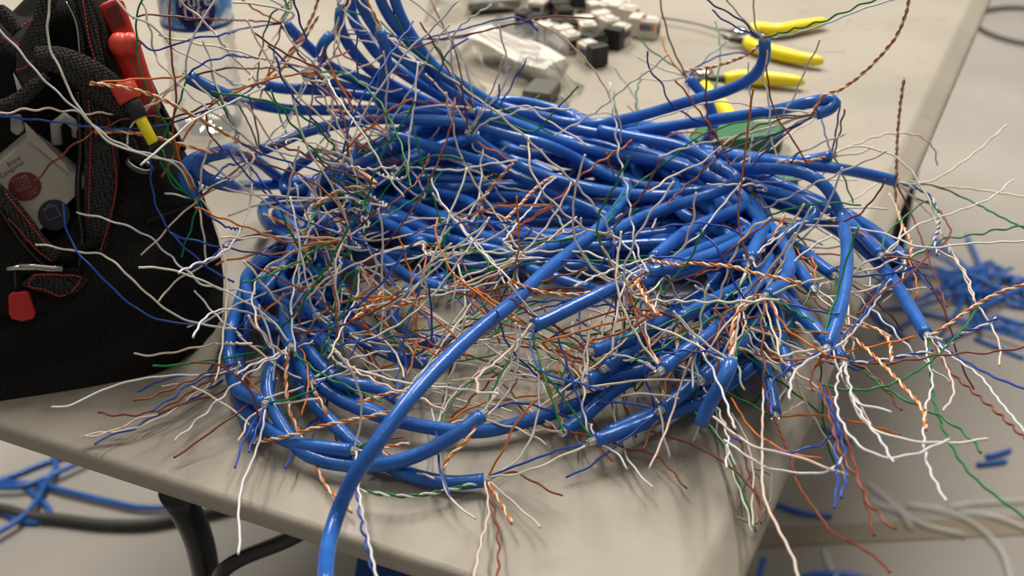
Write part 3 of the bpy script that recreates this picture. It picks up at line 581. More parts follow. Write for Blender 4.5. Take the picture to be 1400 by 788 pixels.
# (label, picture points from the stripped tip inwards, layer in mm towards the camera along the run)
CB = [
 ('blue cable whose stripped tip points left in front of the bottle', [(258,105),(280,118),(306,129),(344,141),(392,150),(458,151),(535,152),(610,160),(700,182),(800,205),(880,225)], [30,35,40,45,45,30,25,20]),
 ('blue cable with tip just right of the bottle, second row', [(356,115),(382,121),(433,123),(484,129),(520,134),(590,150),(660,172),(740,195)], [40,42,40,30,22]),
 ('short blue cable tip above the second row, left side', [(418,101),(446,112),(484,122),(525,137),(600,155),(680,180)], [42,40,30,20]),
 ('blue cable rising to the upper left with tip by the brown wire', [(389,32),(413,56),(433,74),(458,96),(497,112),(530,124),(590,150),(660,180)], [40,40,38,34,26,15]),
 ('blue cable with a small hooked tip among the upper left cables', [(453,48),(441,56),(437,70),(446,88),(471,100),(509,115),(560,135),(630,165)], [55,56,54,48,40,24]),
 ('upright blue cable with tip near the frame top, left of the bundle', [(466,12),(463,32),(474,58),(494,84),(514,102),(547,122),(590,142),(660,170),(740,200)], [50,50,46,40,34,25,20]),
 ('blue cable leaving the frame top, leftmost of the upright group', [(484,-22),(480,22),(499,51),(517,76),(550,100),(600,130),(670,165),(760,200),(850,232)], [40,40,40,38,34,30]),
 ('blue cable leaving the frame top, second of the upright group', [(488,-24),(494,8),(509,33),(530,63),(557,86),(590,110),(640,140),(700,168),(790,205),(870,232),(940,262)], [62,60,58,56,54,52,50]),
 ('blue cable leaving the frame top, third of the upright group', [(512,-26),(522,5),(535,28),(557,53),(582,86),(620,122),(680,158),(760,188),(850,210),(930,236),(985,270)], [56,56,54,52,50,50,52]),
 ('long blue cable from the frame top sweeping right to an upturned tip above the pliers', [(1045,55),(1046,78),(1033,102),(994,124),(931,142),(865,161),(814,170),(763,166),(725,156),(674,142),(636,119),(611,105),(590,88),(568,56),(550,28),(532,-24)], [70,68,64,60,58,58,60,62,62,60,58,56,54,52]),
 ('blue cable with a vertical drooping tip before the upright group', [(519,42),(525,56),(528,80),(525,107),(518,130),(520,143),(545,150),(590,155),(640,165)], [80,82,82,80,74,60,45,30]),
 ('blue cable ending in a tight hook right of the heap, orange pair at its tip', [(1116,156),(1134,151),(1145,143),(1140,134),(1122,137),(1108,140),(1045,154),(969,165),(910,174),(840,185),(770,195),(700,200)], [66,68,68,64,62,60,56,50,46,40,36,30]),
 ('thin looking blue cable end pointing at the lower pliers', [(941,107),(950,117),(961,129),(970,143),(976,160),(974,180),(960,200)], [10,10,12,14,10]),
 ('blue cable starting at mid heap and running right along the top', [(643,184),(660,199),(674,208),(712,228),(763,246),(814,259),(865,266),(910,268),(950,262),(990,262),(1020,285)], [96,96,94,92,90,88,84,80]),
 ('blue cable from the left knot across the whole top of the heap', [(357,206),(380,196),(408,184),(446,173),(509,163),(570,164),(611,166),(661,175),(700,187),(735,194),(763,204),(801,224),(839,243),(890,256),(940,258),(980,268),(1006,292)], [70,74,76,76,78,80,82,84,84,84,84,82,80,76]),
 ('blue cable lying just behind the upper left long cable', [(649,152),(687,163),(738,184),(800,203),(860,214),(930,228),(985,250),(1015,280)], [78,78,76,74,72,70]),
 ('blue cable with tip left of the white label, running to the heap centre', [(530,184),(548,188),(580,198),(598,203),(636,214),(687,232),(738,256),(776,272),(814,288),(850,306)], [88,88,86,84,80,76,70,66,60]),
 ('blue cable bent into a loop beside the bag, tip pointing down', [(268,269),(256,256),(249,238),(254,223),(268,215),(293,211),(326,212),(352,220),(372,236),(400,256),(440,280)], [70,70,68,64,60,56,50,44,34,24]),
 ('blue cable forming the lower strand of the loop beside the bag', [(322,203),(296,210),(268,219),(264,230),(281,246),(306,252),(344,254),(385,252),(430,246),(480,250)], [38,36,36,38,42,44,40,32,26]),
 ('blue cable curled into a small hook left of centre', [(430,209),(424,216),(403,228),(390,243),(387,257),(396,266),(413,261),(432,250),(470,240),(540,236)], [66,66,64,62,62,64,64,60,44,30]),
 ('blue cable with tip below the left hook, aimed at lower right', [(413,343),(392,329),(372,314),(360,296),(362,280),(382,274),(428,272),(480,268)], [62,60,56,50,46,40,30,22]),
 ('blue cable curving right with its tip in the white wires', [(494,326),(471,317),(446,304),(426,290),(422,277),(436,258),(453,236),(470,222),(510,214)], [70,68,64,58,52,46,40,34]),
 ('blue cable crossing from upper left to lower right behind the front cable', [(866,404),(816,398),(757,380),(719,365),(690,345),(649,337),(611,325),(580,314),(535,294),(504,276),(470,252)], [58,58,56,54,52,50,48,46,44,38]),
 ('blue cable with tip under the white knot on the left', [(489,369),(470,362),(433,347),(400,330),(382,312),(390,297),(408,288),(450,280)], [66,64,58,48,40,36,32,26]),
 ('blue cable with open tip beside the coil hole, left', [(608,395),(585,388),(559,379),(544,370),(520,352),(490,340),(450,330)], [62,60,56,52,44,34,26]),
 ('blue cable looping along the rear edge of the coil hole', [(650,464),(630,469),(600,470),(585,467),(556,457),(540,444),(536,426),(544,408),(570,392),(610,380)], [20,18,18,18,18,18,20,24,26,26]),
 ('blue cable inside the coil, left of the hole', [(586,498),(554,492),(521,479),(488,461),(460,440),(440,415),(432,390),(440,365)], [24,24,24,26,30,32,32,30]),
 ('blue cable at the outer left of the coil, bent sharply at its tip', [(381,447),(365,437),(349,423),(337,400),(338,376),(354,360),(380,345),(420,335)], [50,50,48,46,44,42,38,32]),
 ('blue cable standing at the far left rim of the coil', [(361,552),(340,543),(323,533),(317,510),(313,482),(316,452),(326,420),(334,396),(350,372),(380,352)], [26,24,22,22,24,28,30,32,34,32]),
 ('blue cable just inside the left rim of the coil', [(350,600),(330,556),(325,520),(327,490),(332,456),(340,425),(360,390),(400,362)], [8,10,12,14,20,24,26,24]),
 ('blue cable sweeping under the left wires to the lower loop', [(544,546),(508,527),(473,527),(442,503),(417,472),(400,446),(395,420),(410,396)], [26,26,30,34,38,38,34,30]),
 ('blue cable running to the coil bottom from the left wires', [(595,586),(547,577),(500,562),(460,545),(432,523),(407,512),(384,490),(366,462),(360,430)], [12,14,16,20,24,26,28,28,26]),
 ('blue cable of the outer bottom loop with tip at its lower left', [(481,617),(437,612),(396,605),(365,587),(343,568),(328,543),(320,512),(322,486)], [18,16,14,13,13,14,16,18]),
 ('blue cable of the bottom loop rising to a tip right of the front cable', [(659,568),(626,593),(595,612),(547,631),(513,637),(481,637),(437,630),(406,612),(384,578),(367,545),(366,520),(376,495)], [40,32,24,16,12,10,10,12,18,26,32,36]),
 ('lowest blue cable of the coil with tip at the bottom centre', [(662,657),(620,661),(579,655),(547,644),(513,628),(484,608),(469,593),(444,568),(424,546),(405,515),(396,485)], [8,6,6,6,8,12,14,18,22,26,28]),
 ('blue cable along the lower inner rim of the coil', [(830,538),(791,553),(750,567),(703,581),(667,590),(630,590),(595,586),(547,577),(505,560),(465,535),(440,505)], [16,14,12,10,10,10,12,14,16,18,20]),
 ('blue cable lying straight in front with its tip over the coil hole', [(729,446),(752,436),(790,417),(828,399),(866,381),(910,362),(950,345),(990,330),(1015,318),(1024,300),(1015,285)], [86,88,90,92,92,90,86,80,74,66,58]),
 ('longest blue cable crossing in front and hanging over the table edge', [(445,800),(446,768),(451,735),(462,700),(482,655),(510,614),(554,553),(600,502),(650,455),(700,415),(740,377),(778,346),(808,322),(832,299),(850,277),(858,258),(850,240)], [36,30,26,30,52,70,90,100,106,108,108,106,104,100,94,84,60]),
 ('blue cable with an elbow at the right, upper of the nested bends', [(835,320),(865,303),(913,284),(956,271),(989,259),(1004,251),(1008,244),(1000,238),(982,228),(956,210),(931,200),(880,190),(820,178)], [112,110,108,106,104,102,100,96,90,86,82,76,68]),
 ('blue cable with an elbow at the right, middle of the nested bends', [(893,353),(913,336),(943,314),(982,297),(1008,287),(1020,276),(1014,266),(990,252),(950,232),(900,214),(850,202)], [100,100,98,96,92,88,84,78,72,66,60]),
 ('blue cable bending down at the right with its cut tip at centre right', [(886,373),(910,369),(940,360),(969,350),(1002,335),(1027,319),(1037,302),(1034,288),(1020,270),(990,246),(940,224),(890,212)], [104,104,102,100,96,92,86,80,72,64,56,50]),
 ('blue cable below the nested bends running to the right rim', [(908,381),(930,372),(960,362),(995,350),(1025,342),(1046,326),(1050,305),(1040,280),(1015,256)], [94,94,92,88,80,72,64,58,50]),
 ('short hooked blue cable end hanging inside the right bend', [(1027,355),(1031,340),(1040,323),(1044,312),(1038,299),(1020,284),(990,270),(950,262)], [104,102,98,94,90,86,80,70]),
 ('blue cable making a sharp elbow pointing right above the table edge', [(1040,332),(1062,325),(1083,315),(1106,303),(1117,294),(1112,287),(1096,276),(1070,266),(1032,256),(990,242),(950,232)], [92,92,92,92,90,86,80,74,66,58,50]),
 ('blue cable arching over the right side and dropping to a pointed tip', [(1131,475),(1140,450),(1149,423),(1155,390),(1158,353),(1156,322),(1149,294),(1139,269),(1121,247),(1096,236),(1058,231),(994,229),(940,214),(880,206)], [84,88,92,96,98,98,96,92,86,78,70,62,52,44]),
 ('blue cable reaching furthest right, tip over the grey table rim', [(1221,247),(1185,238),(1134,229),(1070,223),(1020,217),(982,213),(930,205),(870,196)], [60,58,54,48,42,36,30,24]),
 ('short blue cable end above the longest right cable', [(1136,213),(1121,217),(1096,221),(1060,219),(1010,212),(960,204)], [50,48,44,38,32,26]),
 ('blue cable to the right with tip beyond the table rim, upper of the pair', [(1236,354),(1215,333),(1197,317),(1159,294),(1121,276),(1083,259),(1045,243),(1000,232),(950,222)], [72,72,72,70,66,60,52,44,36]),
 ('blue cable to the right with tip beyond the table rim, lower of the pair', [(1204,349),(1190,334),(1177,321),(1151,297),(1120,280),(1085,268),(1045,256),(1000,246)], [80,80,80,76,70,62,52,42]),
 ('blue cable stretching lowest past the right table rim', [(1267,458),(1257,442),(1248,428),(1230,397),(1205,364),(1164,328),(1118,300),(1075,283),(1030,270),(980,262)], [66,66,66,66,64,62,58,52,44,36]),
 ('blue cable tip with a curled orange wire right of the elbow', [(1140,376),(1120,362),(1101,347),(1075,330),(1045,308),(1015,290),(985,280)], [70,70,68,64,56,46,38]),
 ('blue cable tip pointing down between two right cables', [(1111,394),(1098,378),(1083,358),(1065,337),(1042,312),(1012,290)], [86,86,84,80,72,60]),
 ('blue cable hanging down at the right rim of the heap', [(1048,405),(1062,397),(1073,383),(1080,362),(1077,344),(1066,326),(1046,304),(1020,284)], [110,110,108,104,98,92,84,74]),
 ('straight blue cable running down right to a cut tip over the rim', [(1153,494),(1124,459),(1096,431),(1070,406),(1037,380),(1007,358),(975,340),(940,325)], [76,78,80,80,78,72,62,52]),
 ('blue cable tip inside the coil, right of the hole, uppermost', [(811,481),(832,474),(854,467),(892,446),(930,424),(970,400),(1010,380)], [56,58,60,60,56,50,42]),
 ('blue cable tip inside the coil, right of the hole, middle', [(828,503),(846,490),(866,477),(900,450),(940,420),(985,395)], [48,50,50,48,44,38]),
 ('blue cable tip inside the coil, right of the hole, lowest', [(773,526),(800,521),(828,517),(874,507),(915,490),(955,468),(1000,440)], [26,28,30,32,34,34,32]),
 ('blue cable slanting up right among the front right wires', [(905,506),(930,486),(956,469),(980,450),(1000,432),(1020,412),(1045,395)], [72,74,76,76,72,66,56]),
 ('short blue cable stub with its tip pointing up at front right', [(999,496),(994,512),(984,530),(970,552),(958,580)], [84,80,70,56,40]),
 ('blue cable at the right end of the coil running straight down', [(1079,512),(1073,480),(1066,450),(1060,425),(1050,400),(1030,375)], [44,48,52,54,52,46]),
 ('blue cable stub dropping to the table at the lower right', [(1059,566),(1055,542),(1050,520),(1040,495),(1022,470),(1000,450)], [22,26,30,34,36,36]),
 ('blue cable of the front right rim with tip at bottom right centre', [(813,603),(835,596),(860,587),(907,568),(955,551),(995,528),(1030,500),(1055,465),(1065,430)], [20,20,20,22,24,26,28,30,32]),
 ('blue cable behind the front right rim with tip at bottom centre', [(772,590),(785,580),(797,571),(829,543),(860,520),(900,498),(950,478)], [16,16,18,22,26,28,28]),
 ('blue cable under the right wires, lowest of the front group', [(905,560),(930,540),(955,518),(985,490),(1010,462),(1030,432),(1040,405)], [34,36,38,40,40,38,34]),
 ('blue cable at the front right, half hidden by brown and white wires', [(960,520),(985,500),(1012,470),(1035,440),(1048,410),(1046,384)], [52,54,54,52,48,44]),
 ('blue cable bent at the left rear behind the white knot', [(470,330),(480,300),(500,282),(540,268),(600,258),(660,262),(720,276)], [40,38,34,30,28,28,28]),
 ('blue cable end in the thick of the left wires, upper', [(470,398),(450,385),(425,372),(400,360),(380,350)], [54,50,44,38,30]),
 ('blue cable end in the thick of the left wires, middle', [(432,432),(415,418),(400,400),(385,385),(378,365)], [56,54,50,44,36]),
 ('blue cable end in the thick of the left wires, right', [(506,424),(486,412),(462,402),(440,396),(415,385)], [44,42,38,34,28]),
 ('blue cable end in the thick of the left wires, lower', [(452,476),(436,462),(424,440),(418,420),(420,400)], [46,44,42,38,32]),
 ('blue cable end near the left rim, pointing down', [(398,474),(390,455),(388,430),(392,405),(405,385)], [54,52,48,42,36]),
 ('blue cable end low in the left of the coil', [(426,524),(412,505),(404,480),(402,455),(408,430)], [34,34,32,32,30]),
 ('blue cable end at the left side of the coil hole', [(520,462),(500,452),(480,436),(465,420),(455,400)], [30,30,30,30,28]),
 ('blue cable end at the rear of the hole, left of centre', [(622,304),(600,296),(575,286),(545,278),(510,270)], [70,66,60,52,44]),
 ('blue cable end at the rear of the hole, with white knot', [(656,286),(640,276),(615,268),(580,262),(540,258)], [74,70,62,54,46]),
 ('blue cable end at the rear of the hole, centre', [(690,334),(668,326),(640,318),(605,312),(570,306)], [60,58,54,48,40]),
 ('blue cable end at the rear of the hole, under the orange pair', [(578,334),(560,322),(540,312),(515,300),(490,292)], [62,60,56,50,42]),
 ('blue cable end at the rear of the hole, right of centre', [(716,352),(738,344),(765,334),(800,325),(840,318)], [66,66,62,58,50]),
 ('blue cable end in the right wires, above the straight tip', [(876,388),(900,380),(930,372),(965,366),(1000,360)], [96,94,88,80,70]),
 ('blue cable end in the right wires, under the red brown wire', [(930,436),(950,424),(975,410),(1000,398),(1025,388)], [80,80,76,70,62]),
 ('blue cable end at the right, above the hanging cable', [(1010,420),(1022,405),(1036,388),(1048,368),(1055,345)], [88,86,84,80,72]),
]
cable_tips = []                  # (px, py, 3-D tip, outward direction, parent, colours left, path)
cable_paths = []
def jacket_curve(pts, lay):
    n = len(pts); L = np.interp(np.linspace(0, 1, n), np.linspace(0, 1, len(lay)), lay)
    q = []
    for (x, y), l in zip(pts, L):
        p = P(x, y, l)
        if x < 320 and bag_dist(p) < 6:
            for _ in range(60):
                l += 3; p = P(x, y, l)
                if bag_dist(p) > 6: break
        if p[2] < TZ + CR and y < 720 and x < 1215: p = WZ(x, y, CR * 1e3 + .2)
        q.append(p)
    c = resample(np.array(q), .0035)
    # light smoothing keeps the stiff cable free of kinks
    for _ in range(5): c[1:-1] = c[1:-1] * .5 + (c[:-2] + c[2:]) * .25
    return c
def add_cable(label, c, group=None, tip=True, rad=CR):
    base = np.array([c[0][0], c[0][1], c[0][2]])
    t = thing('network_cable', base, label, 'cable', group)
    k = rad * (1 + .025 * np.sin(np.arange(len(c)) * .37 + len(c)))
    j = MB(); j.tube(c, k, 14); j.build('jacket', M['jacket'], t)
    out = c[0] - c[3]; out /= np.linalg.norm(out)
    if tip:
        a = c[0] + out * .0035; mb = MB(); e = np.cross(out, [0, 0, 1.0]); e /= np.linalg.norm(e) + 1e-9; e2 = np.cross(out, e)
        mb.prism([c[0] + e * .0022 - out * .002, c[0] - e * .0022 - out * .002, a - e * .0019, a + e * .0021], e2 * .0004)
        mb.prism([c[0] + e2 * .0022 - out * .002, c[0] - e2 * .0022 - out * .002, a - e2 * .0021, a + e2 * .0019], e * .0004)
        mb.tube(np.array([c[0] - out * .001, c[0] + out * .0012, a]), [.0024, .0021, .0014], 8)
        mb.build('separator', M['core'], t, smooth=False)
        x, y = proj(c[0]); cable_tips.append(dict(px=x, py=y, p=c[0].copy(), d=out, obj=t, cols=['b', 'o', 'g', 'n', 'wb', 'wo', 'wg', 'wn']))
    cable_paths.append(c); return t
for lb, pts, lay in CB:
    lay = list(lay); t = add_cable(lb, jacket_curve(pts, lay), 'blue network cables heaped on the table')
# the mass of cables lower down in the coil, seen only in glimpses between the others
cx0, cy0 = .0, .640
rg = np.random.default_rng(21)
zones = [(20, 150)] * 15 + [(-60, 60)] * 12 + [(110, 215)] * 7
for k, (a0, a1) in enumerate(zones):
    s0 = rg.uniform(a0 - 15, a0 + 25); s1 = rg.uniform(a1 - 25, a1 + 15); rr = rg.uniform(.108, .150); hz = rg.uniform(.006, .055); pts = []
    sx, ph = rg.uniform(-.008, .008), rg.uniform(0, 6)
    for i, a in enumerate(np.linspace(s0, s1, 7)):
        ar = math.radians(a); back = max(0, math.sin(ar)); r_ = rr + .012 * math.sin(2.2 * i + ph)
        pts.append([cx0 + sx + r_ * math.cos(ar) * 1.02, cy0 + r_ * math.sin(ar) * (1.0 + .12 * back), TZ + CR + max(0, hz * (.55 + .45 * back) + .006 * math.sin(1.7 * i + ph))])
    lab = ('blue cable buried in the rear of the coil', 'blue cable buried in the right side of the coil', 'blue cable buried in the left side of the coil')[0 if k < 15 else 1 if k < 27 else 2]
    grp = ('cables buried at the rear', 'cables buried at the right', 'cables buried at the left')[0 if k < 15 else 1 if k < 27 else 2]
    c = resample(np.array(pts), .0035)
    if k % 2: c = c[::-1].copy()
    add_cable(lab, c, grp, tip=(k % 4 != 3))

rg = np.random.default_rng(77)
for k in range(20):
    y0 = 228 + k * 6.6 + rg.uniform(-6, 6); x0 = rg.uniform(430, 560); x1 = rg.uniform(900, 1010); up_ = rg.uniform(-14, 26); lay = rg.uniform(14, 50) - max(0, (k - 12) * 2)
    xs = np.linspace(x0, x1, 7); pts = [(x, y0 + up_ * math.sin(i / 6 * math.pi) + 30 * (x - 430) / 570 - (18 if i == 0 else 0) * (k % 3) + rg.uniform(-5, 5)) for i, x in enumerate(xs)]
    if k % 2: pts = pts[::-1]
    add_cable('blue cable in the shadowed mass behind the coil hole', jacket_curve(pts, [max(4, lay + rg.uniform(-8, 8)) for _ in range(4)]), 'cables in the shadowed rear mass', tip=(k % 4 == 0))
# ------------------------------------------------------------------ wires
def wave(c, amp, wl, ph):
    t, U, V = frames(c); d = np.concatenate([[0], np.cumsum(np.linalg.norm(np.diff(c, axis=0), axis=1))])
    fade = np.minimum(1, d / .012); mod = .65 + .35 * np.sin(d / .047 + ph * 1.7)
    a = 2 * math.pi * d / wl + ph
    return c + (U * np.cos(a)[:, None] + V * (.8 * np.sin(a))[:, None]) * (amp * fade * mod)[:, None]
WIRES = 0
def put_wire(c, col, tip, twin=None, amp=None, rs=1.0):
    global WIRES; WIRES += 1
    step = .0017
    c = resample(c, step) if len(c) < 40 else c
    if twin:
        for k, cc in enumerate((col, twin)):
            t, U, V = frames(c); d = np.concatenate([[0], np.cumsum(np.linalg.norm(np.diff(c, axis=0), axis=1))]); a = 2 * math.pi * d / .0105 + k * math.pi
            o = WR * 1.0; q = c + (U * np.cos(a)[:, None] + V * np.sin(a)[:, None]) * o
            MB().tube(q, WR * rs, 6).build('wire', M['w_' + cc], tip['obj'])
        return
    c = wave(c, amp if amp is not None else random.uniform(.0003, .00082), random.uniform(.011, .017), random.uniform(0, 6.28))
    MB().tube(c, WR * rs, 6).build('wire', M['w_' + col], tip['obj'])
def nearest(px, py):
    return min(cable_tips, key=lambda t: (t['px'] - px) ** 2 + (t['py'] - py) ** 2 + (0 if len(t['cols']) else 2e3))
